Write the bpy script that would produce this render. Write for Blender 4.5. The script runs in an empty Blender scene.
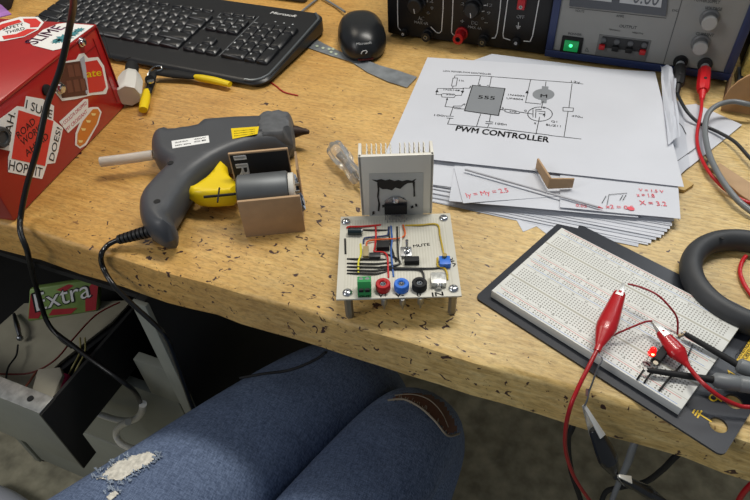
import bpy, bmesh, math, random
from mathutils import Vector, Matrix, Euler
from mathutils.bvhtree import BVHTree
random.seed(7)
SC = bpy.context.scene
COL = SC.collection
D = 0.78            # height of the bench top above the floor; everything below is authored with z=0 on the bench top

# ---------------------------------------------------------------- camera
YAW, PITCH, ROLL, CY, CH, FPX = -0.4164, 0.77, -0.0549, -0.2825, 0.3964, 602.4
cf = Vector((math.sin(YAW)*math.cos(PITCH), math.cos(YAW)*math.cos(PITCH), -math.sin(PITCH)))
cr = Vector((math.cos(YAW), -math.sin(YAW), 0)); cu = cr.cross(cf)
CR = cr*math.cos(ROLL)+cu*math.sin(ROLL); CU = -cr*math.sin(ROLL)+cu*math.cos(ROLL); CF = cf
CP = Vector((0, CY, CH))
cam = bpy.data.cameras.new('camera'); camo = bpy.data.objects.new('camera', cam); COL.objects.link(camo)
cam.sensor_width = 36; cam.lens = 36*FPX/750; cam.clip_start = .01
camo.matrix_world = Matrix.Translation(CP+Vector((0, 0, D))) @ Matrix((CR, CU, -CF)).transposed().to_4x4()
SC.camera = camo
# ---------------------------------------------------------------- world, lights, exposure
w = bpy.data.worlds.new('room_light'); SC.world = w; w.use_nodes = True
w.node_tree.nodes['Background'].inputs[0].default_value = (.80, .88, 1, 1)
w.node_tree.nodes['Background'].inputs[1].default_value = .20
def area(name, loc, target, sx, sy, power, col):
    l = bpy.data.lights.new(name, 'AREA'); l.shape = 'RECTANGLE'; l.size = sx; l.size_y = sy; l.energy = power; l.color = col
    o = bpy.data.objects.new(name, l); COL.objects.link(o); o.location = Vector(loc)+Vector((0, 0, D))
    o.rotation_euler = (Vector(target)-Vector(loc)).to_track_quat('-Z', 'Y').to_euler()
area('ceiling_tube_light', (.05, .70, 1.75), (0, .15, 0), .9, .16, 26, (1, .96, .88))
area('ceiling_panel_light', (-1.5, .9, 1.9), (-.3, .2, 0), .7, .7, 9, (1, .90, .74))
area('added_back_light', (.55, 1.48, 1.05), (-.3, .2, 0), .8, .55, 8, (.90, .95, 1))  # unseen panel added behind the bench for key glints and supply shadows
area('room_panel_light', (-1.7, -1.5, 1.5), (-.4, 0, -.2), .9, .9, 16, (1, .98, .95))
SC.view_settings.view_transform = 'Standard'; SC.view_settings.look = 'None'
SC.view_settings.exposure = 0.0; SC.view_settings.gamma = 1; SC.view_settings.use_curve_mapping = False

# ---------------------------------------------------------------- helpers
def ray(px, py): return CF + CR*((px-375)/FPX) - CU*((py-250)/FPX)
def at(px, py, z=0.):
    d = ray(px, py); return CP + d*((z-CP.z)/d.z)
def aty(px, py, y):
    d = ray(px, py); return CP + d*((y-CP.y)/d.y)
def atp(px, py, p0, n):
    d = ray(px, py); return CP + d*((p0-CP).dot(n)/d.dot(n))
def V(*a): return Vector(a)
def srgb(c):
    if isinstance(c, str): c = [int(c[i:i+2], 16)/255 for i in (0, 2, 4)]
    return tuple(((x/12.92) if x <= .04045 else ((x+.055)/1.055)**2.4) for x in c)
MATS = {}
def mat(name, col, rough=.5, metal=0., var=.0, scale=40., bump=0., bscale=None, emit=None, es=0., trans=0., ior=1.45, coat=0.):
    if name in MATS: return MATS[name]
    m = bpy.data.materials.new(name); m.use_nodes = True; nt = m.node_tree; b = nt.nodes['Principled BSDF']
    c = srgb(col)
    b.inputs['Base Color'].default_value = (*c, 1); b.inputs['Roughness'].default_value = rough; b.inputs['Metallic'].default_value = metal
    b.inputs['Transmission Weight'].default_value = trans; b.inputs['IOR'].default_value = ior
    b.inputs['Coat Weight'].default_value = coat
    if emit: b.inputs['Emission Color'].default_value = (*srgb(emit), 1); b.inputs['Emission Strength'].default_value = es
    tc = nt.nodes.new('ShaderNodeTexCoord')
    n = nt.nodes.new('ShaderNodeTexNoise'); n.inputs['Scale'].default_value = scale; n.inputs['Detail'].default_value = 4
    nt.links.new(tc.outputs['Object'], n.inputs['Vector'])
    v = max(var, .03)
    r = nt.nodes.new('ShaderNodeValToRGB'); r.color_ramp.elements[0].position = .3; r.color_ramp.elements[1].position = .7
    r.color_ramp.elements[0].color = (*[x*(1-v) for x in c], 1); r.color_ramp.elements[1].color = (*[min(1, x*(1+v)) for x in c], 1)
    nt.links.new(n.outputs['Fac'], r.inputs[0]); nt.links.new(r.outputs[0], b.inputs['Base Color'])
    if bump:
        n2 = nt.nodes.new('ShaderNodeTexNoise'); n2.inputs['Scale'].default_value = bscale or scale*3; n2.inputs['Detail'].default_value = 5
        nt.links.new(tc.outputs['Object'], n2.inputs['Vector'])
        bp = nt.nodes.new('ShaderNodeBump'); bp.inputs['Strength'].default_value = bump; bp.inputs['Distance'].default_value = .001
        nt.links.new(n2.outputs['Fac'], bp.inputs['Height']); nt.links.new(bp.outputs[0], b.inputs['Normal'])
    MATS[name] = m; return m

class MB:
    def __init__(s): s.bm = bmesh.new(); s.X = Matrix.Identity(4); s.mi = 0
    def _add(s, vs, fs, X=None, sm=True):
        T = s.X if X is None else s.X @ X
        bv = [s.bm.verts.new(T @ Vector(v)) for v in vs]
        out = []
        for f in fs:
            try: ff = s.bm.faces.new([bv[i] for i in f])
            except ValueError: continue
            ff.material_index = s.mi; ff.smooth = sm; out.append(ff)
        return bv, out
    def box(s, c, d, bev=0., X=None, seg=2):
        x, y, z = c; a, b, e = [q/2 for q in d]
        vs = [(x+i*a, y+j*b, z+k*e) for k in (-1, 1) for j in (-1, 1) for i in (-1, 1)]
        bv, fs = s._add(vs, [(0, 2, 3, 1), (4, 5, 7, 6), (0, 1, 5, 4), (2, 6, 7, 3), (0, 4, 6, 2), (1, 3, 7, 5)], X)
        if bev:
            es = list({ed for f in fs for ed in f.edges})
            r = bmesh.ops.bevel(s.bm, geom=es, offset=bev, segments=seg, affect='EDGES', profile=.5)
            for f in r['faces']: f.material_index = s.mi; f.smooth = True
        return s
    def prism(s, pts, z0, z1, bev=0., X=None, seg=2):
        n = len(pts)
        vs = [(p[0], p[1], z0) for p in pts]+[(p[0], p[1], z1) for p in pts]
        fs = [tuple(range(n-1, -1, -1)), tuple(range(n, 2*n))]+[(i, (i+1) % n, n+(i+1) % n, n+i) for i in range(n)]
        bv, ff = s._add(vs, fs, X)
        if bev:
            es = list({ed for f in ff[:2] for ed in f.edges})
            r = bmesh.ops.bevel(s.bm, geom=es, offset=bev, segments=seg, affect='EDGES', profile=.5)
            for f in r['faces']: f.material_index = s.mi; f.smooth = True
        return s
    def hexa(s, P, bev=0.):     # eight points: bottom four, top four, same turn
        bv, fs = s._add(P, [(3, 2, 1, 0), (4, 5, 6, 7), (0, 1, 5, 4), (1, 2, 6, 5), (2, 3, 7, 6), (3, 0, 4, 7)])
        if bev:
            es = list({ed for f in fs for ed in f.edges})
            r = bmesh.ops.bevel(s.bm, geom=es, offset=bev, segments=2, affect='EDGES', profile=.5)
            for f in r['faces']: f.material_index = s.mi; f.smooth = True
        return s
    def slab(s, quad, th, bev=0.):   # quad of points, thickness along its normal
        a, b, c, d = [Vector(q) for q in quad]; n = (b-a).cross(d-a).normalized()*th
        return s.hexa([a, b, c, d, a+n, b+n, c+n, d+n], bev)
    def tube(s, pts, r, seg=10, cap=True, flat=1., smooth=True, sub=6):
        pts = [Vector(p) for p in pts]; n0 = len(pts)
        if n0 < 2: return s
        rr = list(r) if isinstance(r, (list, tuple)) else [r]*n0
        if smooth and n0 > 2:
            P, Q = [], []
            for i in range(n0-1):
                p0, p1, p2, p3 = pts[max(i-1, 0)], pts[i], pts[i+1], pts[min(i+2, n0-1)]
                for k in range(sub):
                    t = k/sub; t2 = t*t; t3 = t2*t
                    P.append(.5*((2*p1)+(p2-p0)*t+(2*p0-5*p1+4*p2-p3)*t2+(3*p1-p0-3*p2+p3)*t3)); Q.append(rr[i]*(1-t)+rr[i+1]*t)
            P.append(pts[-1]); Q.append(rr[-1])
        else: P, Q = pts, rr
        n = len(P); vs = []; fs = []
        t = (P[1]-P[0]).normalized(); u = t.cross(V(0, 0, 1))
        if u.length < 1e-3: u = t.cross(V(1, 0, 0))
        u.normalize()
        for i in range(n):
            t = (P[min(i+1, n-1)]-P[max(i-1, 0)]).normalized()
            u = (u-t*u.dot(t)).normalized(); w_ = t.cross(u)
            for k in range(seg):
                a = 2*math.pi*k/seg; vs.append(P[i]+u*math.cos(a)*Q[i]+w_*math.sin(a)*Q[i]*flat)
        for i in range(n-1):
            for k in range(seg):
                fs.append((i*seg+k, i*seg+(k+1) % seg, (i+1)*seg+(k+1) % seg, (i+1)*seg+k))
        if cap: fs.append(tuple(range(seg-1, -1, -1))); fs.append(tuple((n-1)*seg+k for k in range(seg)))
        s._add(vs, fs); return s
    def cyl(s, a, b, r, r2=None, seg=20):
        return s.tube([a, b], [r, r if r2 is None else r2], seg=seg, smooth=False)
    def lathe(s, prof, o=(0, 0, 0), axis=(0, 0, 1), seg=28):   # prof (r, h)
        ax = Vector(axis).normalized(); u = ax.orthogonal().normalized(); w_ = ax.cross(u); o = Vector(o)
        vs = []; fs = []; n = len(prof)
        for r, h in prof:
            for k in range(seg):
                a = 2*math.pi*k/seg; vs.append(o+ax*h+(u*math.cos(a)+w_*math.sin(a))*r)
        for i in range(n-1):
            for k in range(seg): fs.append((i*seg+k, i*seg+(k+1) % seg, (i+1)*seg+(k+1) % seg, (i+1)*seg+k))
        fs.append(tuple(range(seg-1, -1, -1))); fs.append(tuple((n-1)*seg+k for k in range(seg)))
        s._add(vs, fs); return s
    def ring(s, c, R, r, axis=(0, 0, 1), seg=64, rs=16, sq=1.):
        ax = Vector(axis).normalized(); u = ax.orthogonal().normalized(); w_ = ax.cross(u); c = Vector(c); vs = []; fs = []
        for i in range(seg):
            a = 2*math.pi*i/seg; d = u*math.cos(a)+w_*math.sin(a)
            for k in range(rs):
                b = 2*math.pi*k/rs; vs.append(c+d*(R+r*math.cos(b))+ax*r*sq*math.sin(b))
        for i in range(seg):
            for k in range(rs):
                fs.append((i*rs+k, ((i+1) % seg)*rs+k, ((i+1) % seg)*rs+(k+1) % rs, i*rs+(k+1) % rs))
        s._add(vs, fs); return s
    def ball(s, c, r, X=None, seg=20, rings=12):
        c = Vector(c); rx, ry, rz = r if isinstance(r, (tuple, list)) else (r, r, r); vs = []; fs = []
        for i in range(rings+1):
            t = math.pi*i/rings
            for k in range(seg):
                a = 2*math.pi*k/seg; vs.append((c.x+rx*math.sin(t)*math.cos(a), c.y+ry*math.sin(t)*math.sin(a), c.z+rz*math.cos(t)))
        for i in range(rings):
            for k in range(seg): fs.append((i*seg+k, (i+1)*seg+k, (i+1)*seg+(k+1) % seg, i*seg+(k+1) % seg))
        s._add(vs, fs, X); return s
    def build(s, name, mats, parent=None, loc=None):
        if not isinstance(mats, (list, tuple)): mats = [mats]
        bmesh.ops.remove_doubles(s.bm, verts=s.bm.verts, dist=1e-6)
        bmesh.ops.recalc_face_normals(s.bm, faces=s.bm.faces)
        me = bpy.data.meshes.new(name)
        if loc is None:
            if len(s.bm.verts):
                xs = [v.co for v in s.bm.verts]
                loc = V((min(p.x for p in xs)+max(p.x for p in xs))/2, (min(p.y for p in xs)+max(p.y for p in xs))/2, min(p.z for p in xs))
            else: loc = V(0, 0, 0)
        loc = Vector(loc)
        bmesh.ops.translate(s.bm, verts=s.bm.verts, vec=-loc)
        s.bm.to_mesh(me); s.bm.free()
        for m in mats: me.materials.append(m)
        try: me.set_sharp_from_angle(angle=math.radians(38))
        except Exception: pass
        o = bpy.data.objects.new(name, me); COL.objects.link(o)
        if parent is not None:
            o.parent = parent; WP = wloc(parent); o.location = loc-WP
        else: o.location = loc
        return o
def wloc(o):
    l = o.location.copy()
    while o.parent: o = o.parent; l += o.location
    return l
def thing(name, label, cat, loc, group=None):
    o = bpy.data.objects.new(name, None); o.empty_display_size = .02; COL.objects.link(o); o.location = Vector(loc)
    return tag(o, label, cat, group)
def tag(o, label, cat, group=None, kind=None):
    o['label'] = label; o['category'] = cat
    if group: o['group'] = group
    if kind: o['kind'] = kind
    return o
def struct(o): o['kind'] = 'structure'; return o
def smoothpath(pts): return pts
def curve_fill(outer, holes, th):     # flat plate with round holes -> list of verts/faces in xy, z 0..th
    cu_ = bpy.data.curves.new('t', 'CURVE'); cu_.dimensions = '2D'; cu_.fill_mode = 'BOTH'; cu_.extrude = th/2
    for lp in [outer]+holes:
        sp = cu_.splines.new('POLY'); sp.points.add(len(lp)-1)
        for i, p in enumerate(lp): sp.points[i].co = (p[0], p[1], 0, 1)
        sp.use_cyclic_u = True
    o = bpy.data.objects.new('t', cu_); me = bpy.data.meshes.new_from_object(o)
    vs = [(v.co.x, v.co.y, v.co.z+th/2) for v in me.vertices]; fs = [tuple(p.vertices) for p in me.polygons]
    bpy.data.objects.remove(o); bpy.data.curves.remove(cu_); bpy.data.meshes.remove(me)
    return vs, fs
def smooth_poly(P, k=4):
    n = len(P); o = []
    for i in range(n):
        p0, p1, p2, p3 = [Vector(P[(i+q) % n][:2]) for q in (-1, 0, 1, 2)]
        for j in range(k):
            t = j/k; o.append(.5*((2*p1)+(p2-p0)*t+(2*p0-5*p1+4*p2-p3)*t*t+(3*p1-p0-3*p2+p3)*t**3))
    return o
def pillow(mb, P, z0, z1, r, step=.003, ex=.5, k=4):
    """rounded moulded body whose outline is P: the height falls off near the outline"""
    from mathutils.geometry import delaunay_2d_cdt
    B = smooth_poly(P, k); n = len(B); zm = (z0+z1)/2; hz = (z1-z0)/2
    def dist(p):
        d = 1e9
        for i in range(n):
            a, b = B[i], B[(i+1) % n]; ab = b-a; t = max(0, min(1, (p-a).dot(ab)/max(ab.length_squared, 1e-12))); d = min(d, (p-a-ab*t).length)
        return d
    def inside(p):
        c = False; j = n-1
        for i in range(n):
            if (B[i].y > p.y) != (B[j].y > p.y) and p.x < (B[j].x-B[i].x)*(p.y-B[i].y)/(B[j].y-B[i].y)+B[i].x: c = not c
            j = i
        return c
    pts = list(B); xs = [p.x for p in B]; ys = [p.y for p in B]
    for f in (.06, .2, .42, .7, 1.):
        for i in range(n):
            t = (B[(i+1) % n]-B[i-1]).normalized()
            for sg in (1, -1):
                q = B[i]+Vector((-t.y, t.x))*sg*r*f
                if inside(q) and dist(q) > r*f*.97: pts.append(q)
    x = min(xs)
    while x < max(xs):
        y = min(ys)
        while y < max(ys):
            q = Vector((x, y))
            if inside(q) and dist(q) > r*1.15: pts.append(q)
            y += step
        x += step
    vo, eo, fo, _, _, _ = delaunay_2d_cdt(pts, [(i, (i+1) % n) for i in range(n)], [list(range(n))], 2, 1e-6)
    H = []
    for v in vo:
        d = min(dist(v), r)/r; H.append(hz*(max(0, 1-(1-d)**2))**ex)
    m_ = len(vo); vs = [(v.x, v.y, zm+h) for v, h in zip(vo, H)]+[(v.x, v.y, zm-h) for v, h in zip(vo, H)]
    mb._add(vs, [tuple(f) for f in fo]+[tuple(m_+i for i in reversed(f)) for f in fo])
def circ(x, y, r, n=20): return [(x+r*math.cos(2*math.pi*i/n), y+r*math.sin(2*math.pi*i/n)) for i in range(n)]
_TX = {}
def glyphs(s, bold=0., shear=0.):
    k = (s, bold, shear)
    if k in _TX: return _TX[k]
    c = bpy.data.curves.new('t', 'FONT'); c.body = s; c.size = 1; c.extrude = .02; c.offset = bold; c.shear = shear; c.resolution_u = 3
    o = bpy.data.objects.new('t', c); me = bpy.data.meshes.new_from_object(o)
    vs = [v.co.copy() for v in me.vertices]; fs = [tuple(p.vertices) for p in me.polygons]
    bpy.data.objects.remove(o); bpy.data.curves.remove(c); bpy.data.meshes.remove(me)
    x0 = min(v.x for v in vs); x1 = max(v.x for v in vs); y0 = min(0, min(v.y for v in vs)); y1 = max(v.y for v in vs)
    _TX[k] = (vs, fs, x0, x1, y1); return _TX[k]
def write(mb, s, A, B, n, h=None, th=.00012, bold=0., shear=0.):
    """writing on a surface: baseline runs from A to B, n is the surface normal, h letter height"""
    A = Vector(A); B = Vector(B); n = Vector(n).normalized(); L = (B-A).length; u = (B-A)/L; v = n.cross(u).normalized()
    vs, fs, x0, x1, y1 = glyphs(s, 0., shear); k = L/(x1-x0); ky = (h/y1) if h else k
    sh = [(0, 0)] if bold < .012 else [(-.5, -.25), (.5, .25), (0, 0)]
    for ax, ay in sh:
        o_ = u*(ax*k*min(bold, .05)*1.1)+v*(ay*ky*min(bold, .05)*1.1)+n*(abs(ax)*th*.02)
        mb._add([A+o_+u*((p.x-x0)*k)+v*(p.y*ky)+n*(th*.5+p.z*th/.04) for p in vs], fs, sm=False)
def stroke(mb, pts, wd, n, th=.00012, closed=False):
    """flat printed line on a surface"""
    n = Vector(n).normalized(); pts = [Vector(p) for p in pts]
    if closed: pts = pts+[pts[0]]
    for a, b in zip(pts[:-1], pts[1:]):
        d = (b-a)
        if d.length < 1e-6: continue
        d.normalize(); q = n.cross(d)*wd/2; a2 = a-d*wd*.4; b2 = b+d*wd*.4
        mb.hexa([a2-q, b2-q, b2+q, a2+q, a2-q+n*th, b2-q+n*th, b2+q+n*th, a2+q+n*th])
def blob(mb, pts, n, th): # flat polygon decal with thickness
    n = Vector(n).normalized()*th; pts = [Vector(p) for p in pts]; k = len(pts)
    mb._add(pts+[p+n for p in pts], [tuple(range(k-1, -1, -1)), tuple(range(k, 2*k))]+[(i, (i+1) % k, k+(i+1) % k, k+i) for i in range(k)], sm=False)
UP = V(0, 0, 1)
Z = V(0, 0, 1)

# ---------------------------------------------------------------- materials
def wood_mat():
    m = bpy.data.materials.new('bench_wood'); m.use_nodes = True; nt = m.node_tree; b = nt.nodes['Principled BSDF']; N = nt.nodes.new; L = nt.links.new
    tc = N('ShaderNodeTexCoord')
    def noise(sc, scale, det=5, rough=.55, dist=0.):
        mp = N('ShaderNodeMapping'); mp.inputs['Scale'].default_value = sc; L(tc.outputs['Object'], mp.inputs['Vector'])
        n = N('ShaderNodeTexNoise'); n.inputs['Scale'].default_value = scale; n.inputs['Detail'].default_value = det; n.inputs['Roughness'].default_value = rough
        n.inputs['Distortion'].default_value = dist
        L(mp.outputs[0], n.inputs['Vector']); return n.outputs['Fac']
    def ramp(f, stops):
        r = N('ShaderNodeValToRGB'); e = r.color_ramp.elements
        while len(e) < len(stops): e.new(.5)
        for i, (p, c) in enumerate(stops): e[i].position = p; e[i].color = (*c, 1)
        L(f, r.inputs[0]); return r.outputs[0]
    def mix(f, a, c, mode='MIX'):
        x = N('ShaderNodeMix'); x.data_type = 'RGBA'; x.blend_type = mode
        if isinstance(f, float): x.inputs[0].default_value = f
        else: L(f, x.inputs[0])
        for s, v in ((6, a), (7, c)):
            if isinstance(v, tuple): x.inputs[s].default_value = (*v, 1)
            else: L(v, x.inputs[s])
        return x.outputs[2]
    grain = ramp(noise((1.2, 14, 14), 14, 6, .6, .4), [(.28, srgb('bb8b42')), (.5, srgb('cf9f54')), (.72, srgb('dcb266'))])
    pale = ramp(noise((3, 22, 22), 12, 6, .65, .3), [(.28, srgb('b69858')), (.5, srgb('cfb375')), (.72, srgb('dfca92'))])
    # brighter light painted in: wood more orange at left, paler towards the right
    sx = N('ShaderNodeSeparateXYZ'); L(tc.outputs['Object'], sx.inputs[0])
    ad = N('ShaderNodeMath'); ad.operation = 'MULTIPLY_ADD'; L(noise((1, 1, 1), 5, 4), ad.inputs[0]); ad.inputs[1].default_value = .35; L(sx.outputs[0], ad.inputs[2])
    mr = N('ShaderNodeMapRange'); mr.inputs[1].default_value = -.26; mr.inputs[2].default_value = .16; L(ad.outputs[0], mr.inputs[0])
    c = mix(mr.outputs[0], grain, pale)
    flake = ramp(noise((30, 90, 60), 4, 3, .7), [(.40, (.74, .73, .70)), (.52, (1, 1, 1)), (.75, (1.12, 1.10, 1.02))])
    c = mix(.8, c, flake, 'MULTIPLY')
    fine = ramp(noise((12, 160, 160), 9, 4, .7), [(.36, (.70, .64, .55)), (.5, (1, 1, 1))])
    c = mix(.35, c, fine, 'MULTIPLY')
    blot = ramp(noise((1, 1.6, 1), 7, 3), [(.35, (.80, .76, .70)), (.6, (1.04, 1.03, 1))])
    c = mix(.9, c, blot, 'MULTIPLY')
    # burnt flecks and gouges, the darkest dense around the middle of the bench
    sp = noise((32, 46, 30), 3.6, 2, .5, .9)
    area_ = noise((1, 1, 1), 6.5, 2)
    th = N('ShaderNodeMath'); th.operation = 'MULTIPLY_ADD'; L(area_, th.inputs[0]); th.inputs[1].default_value = .34; L(sp, th.inputs[2])
    sb = N('ShaderNodeMath'); sb.operation = 'MULTIPLY_ADD'; L(sx.outputs[1], sb.inputs[0]); sb.inputs[1].default_value = -.16; L(th.outputs[0], sb.inputs[2])
    xa = N('ShaderNodeMath'); xa.operation = 'ABSOLUTE'; xo = N('ShaderNodeMath'); xo.operation = 'ADD'; L(sx.outputs[0], xo.inputs[0]); xo.inputs[1].default_value = .18; L(xo.outputs[0], xa.inputs[0])
    sc_ = N('ShaderNodeMath'); sc_.operation = 'MULTIPLY_ADD'; L(xa.outputs[0], sc_.inputs[0]); sc_.inputs[1].default_value = -.14; L(sb.outputs[0], sc_.inputs[2])
    fl = ramp(sc_.outputs[0], [(.815, (0, 0, 0)), (.835, (1, 1, 1))])
    c = mix(fl, c, srgb('3c2018'))
    scr = ramp(noise((16, 40, 20), 4, 1, .4, 2.2), [(.72, (0, 0, 0)), (.75, (.7, .7, .7))])
    c = mix(scr, c, srgb('6d4524'))
    L(c, b.inputs['Base Color']); b.inputs['Roughness'].default_value = .5; b.inputs['Coat Weight'].default_value = .10; b.inputs['Coat Roughness'].default_value = .35
    bp = N('ShaderNodeBump'); bp.inputs['Strength'].default_value = .35; bp.inputs['Distance'].default_value = .0006
    L(noise((12, 90, 60), 9, 5, .7), bp.inputs['Height']); L(bp.outputs[0], b.inputs['Normal'])
    return m
WOOD = wood_mat()
black = mat('black_plastic', '17181a', .42, var=.1); dblack = mat('matt_black', '0f1012', .7, var=.1)
rubber = mat('black_rubber', '1a1b1c', .5, var=.15); chrome = mat('chrome', 'c9ccd0', .2, 1.); steel = mat('steel', '8b8e92', .35, 1., var=.1)
alu = mat('aluminium', 'a9aaab', .42, 1., var=.05); white = mat('white_ink', 'e8e8e6', .6); ink = mat('black_ink', '141416', .6)
redp = mat('red_plastic', 'b0161c', .38, var=.05); redw = mat('red_wire', 'a8161d', .35); bluep = mat('blue_plastic', '2f6fd0', .4)
yellow = mat('yellow_plastic', 'e6c70f', .35, var=.04); card = mat('cardboard', 'ad9070', .9, var=.08, scale=60, bump=.2)
cardd = mat('cardboard_edge', '7d6248', .95, var=.2, scale=300); paper = mat('paper', 'c6c9d1', .75, var=.015, scale=12)
paper2 = mat('paper_grey', 'b9bdc6', .75, var=.03, scale=12); redink = mat('red_ink', 'd95a66', .7)

# ---------------------------------------------------------------- floor
m = MB(); m.box((-.5, .4, -D-.02), (5, 4.6, .04))
fl = mat('floor_concrete', 'a8a28a', .85, var=.35, scale=30, bump=.6, bscale=120)
struct(m.build('floor', fl))
m = MB(); m.box((-.5, 1.55, .55), (5, .06, 2.7)); struct(m.build('wall_back', mat('wall_paint', '8f9290', .8, var=.04, scale=4)))

# ---------------------------------------------------------------- workbench
wb = thing('workbench', 'scratched wooden workbench top with burn marks and rounded front edge', 'workbench', (-.35, .02, -.0487))
m = MB()
prof = [(0.0035, -.0487), (0.0, -.046), (0, -.006), (.0017, -.0022), (.006, 0), (.95, 0), (.95, -.0487)]
nx = 90; xs = [-1.6+2.5*i/nx for i in range(nx+1)]
vs = []; fs = []; k = len(prof)
for i, x in enumerate(xs):
    for j, (y, z) in enumerate(prof):
        jit = .0011*math.sin(x*23)+.0008*math.sin(x*61+1) if j in (0, 1, 2, 3) else 0
        vs.append((x, y+jit+(random.uniform(-.0008, .0012) if j in (0, 1) else 0), z+(random.uniform(-.0006, .0006) if j == 0 else 0)))
for i in range(nx):
    for j in range(k): fs.append((i*k+j, i*k+(j+1) % k, (i+1)*k+(j+1) % k, (i+1)*k+j))
fs += [tuple(range(k)), tuple(nx*k+j for j in range(k-1, -1, -1))]
m._add(vs, fs); m.build('benchtop', WOOD, wb, loc=(0, 0, 0))
dk = mat('dark_steel_frame', '2b2d2e', .6, var=.1)
for x, y in ((.82, .06), (.82, .88), (-1.54, .06), (-1.54, .88)):
    m = MB(); m.box((x, y, (-D-.0487)/2), (.05, .05, D-.0487), .004); m.build('leg', dk, wb)
m = MB(); m.box((-.35, .89, -.11), (2.3, .03, .1), .003); m.build('rear_rail', dk, wb)

# ---------------------------------------------------------------- drawer cabinet under the bench, one drawer pulled out
grey = mat('cabinet_grey_enamel', '8d8f84', .55, var=.08, scale=15); greyd = mat('cabinet_inner_black', '1b1b1a', .6, var=.1)
cab = thing('drawer_cabinet', 'grey metal drawer cabinet under the bench with its top drawer pulled out', 'drawer cabinet', (-.66, .3, -D))
X0, X1 = -.925, -.385
m = MB()
m.box((X1-.006, .285, -.42), (.012, .57, .72), .001); m.box((X0+.006, .285, -.42), (.012, .57, .72), .001)
m.box(((X0+X1)/2, .565, -.42), (X1-X0-.024, .01, .72)); m.box(((X0+X1)/2, .285, -.0635), (X1-X0-.024, .56, .007))
m.box(((X0+X1)/2, .285, -.775), (X1-X0-.024, .56, .01)); m.build('body', greyd, cab)
for px_, w0 in ((X1-.004, .019), (X0+.006, .014)):
    m = MB(); m.box((px_, -.003, -.415), (w0, .006, .71), .001); m.build('front_post', grey, cab)
for z0, z1 in ((-.50, -.262), (-.765, -.51)):
    m = MB(); m.box(((X0+X1)/2-.004, .005, (z0+z1)/2), (X1-X0-.034, .014, z1-z0), .003); m.build('closed_drawer', grey, cab)
# open drawer
DX1 = -.476; DX0 = -.86; DY0 = -.108; DY1 = .40; DZ1 = -.16; DZ0 = -.240
dr = MB(); dr.box(((DX0+DX1)/2, DY0+.006, (DZ0-.042+DZ1)/2), (DX1-DX0, .012, DZ1-DZ0+.042), .002)
dro = dr.build('open_drawer', grey, cab)
m = MB(); m.box((DX1-.002, (DY0+DY1)/2+.006, (DZ0+DZ1)/2-.001), (.004, DY1-DY0-.012, DZ1-DZ0-.002)); m.box((DX0+.002, (DY0+DY1)/2+.006, (DZ0+DZ1)/2-.001), (.004, DY1-DY0-.012, DZ1-DZ0-.002))
m.box(((DX0+DX1)/2, (DY0+DY1)/2+.006, DZ0+.002), (DX1-DX0-.008, DY1-DY0-.012, .004)); m.box(((DX0+DX1)/2, DY1-.002, (DZ0+DZ1)/2), (DX1-DX0-.008, .004, DZ1-DZ0))
m.build('drawer_tray', greyd, dro)
m = MB(); m.box((DX1+.0005, DY0+.01, (DZ0+DZ1)/2-.021), (.003, .022, DZ1-DZ0+.041)); m.build('side_flange', greyd, dro)
m = MB(); m.box(((DX0+DX1)/2, DY0+.010, DZ1+.001), (DX1-DX0, .021, .002), .0006); m.build('top_rim', mat('worn_bare_metal', '9a9b98', .4, .7, var=.25, scale=120), dro)
m = MB(); m.cyl((DX1-.022, DY0+.010, DZ1+.002), (DX1-.022, DY0+.010, DZ1+.0032), .0034); m.build('rim_screw', dblack, dro)

m = MB(); m.box((-.4235, .004, -.225), (.050, .012, .075), .001); m.build('corner_panel', grey, cab)
zc = DZ0+.004
# contents of drawer
def blockpx(name, px, z0, z1, mt, label, cat, bev=.001):
    m = MB(); P = [at(x, y, z1) for x, y in px]
    c = sum((p for p in P), V(0, 0, 0))/len(P)
    m.prism([(p.x, p.y) for p in P], z0, z1, bev); return tag(m.build(name, mt), label, cat)
bd = blockpx('beige_board', [(-25, 388), (-12, 335), (24, 303), (132, 300), (112, 322), (84, 343), (60, 362), (32, 390)], -.212, -.208, mat('beige_board', '9f9a86', .75, var=.08), 'flat beige card lying over the things inside the open drawer', 'card')
bx = blockpx('dark_box', [(32, 340), (125, 305), (128, 318), (60, 372)], -.235, -.2135, dblack, 'dark box under the beige card inside the open drawer', 'box')
bx2 = blockpx('brown_box', [(-20, 388), (-15, 345), (25, 345), (22, 398)], -.235, -.2145, mat('brown_card', '6b4a38', .9, var=.2), 'brown box under the beige card at the front of the drawer', 'box')
tip = blockpx('white_adapter', [(28, 398), (37, 368), (60, 366), (63, 374), (47, 412)], -.205, -.180, mat('aged_white_plastic', 'a7a291', .5, var=.06), 'aged white plastic block lying at the front of the open drawer', 'adapter', .004)
mg = MB(); mg.tube([at(50, 411, -.19), at(66, 376, -.19)], .0055, 10); tag(mg.build('magenta_marker', mat('magenta_plastic', 'a01848', .4)), 'magenta plastic marker beside the white block in the drawer', 'marker')
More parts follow.
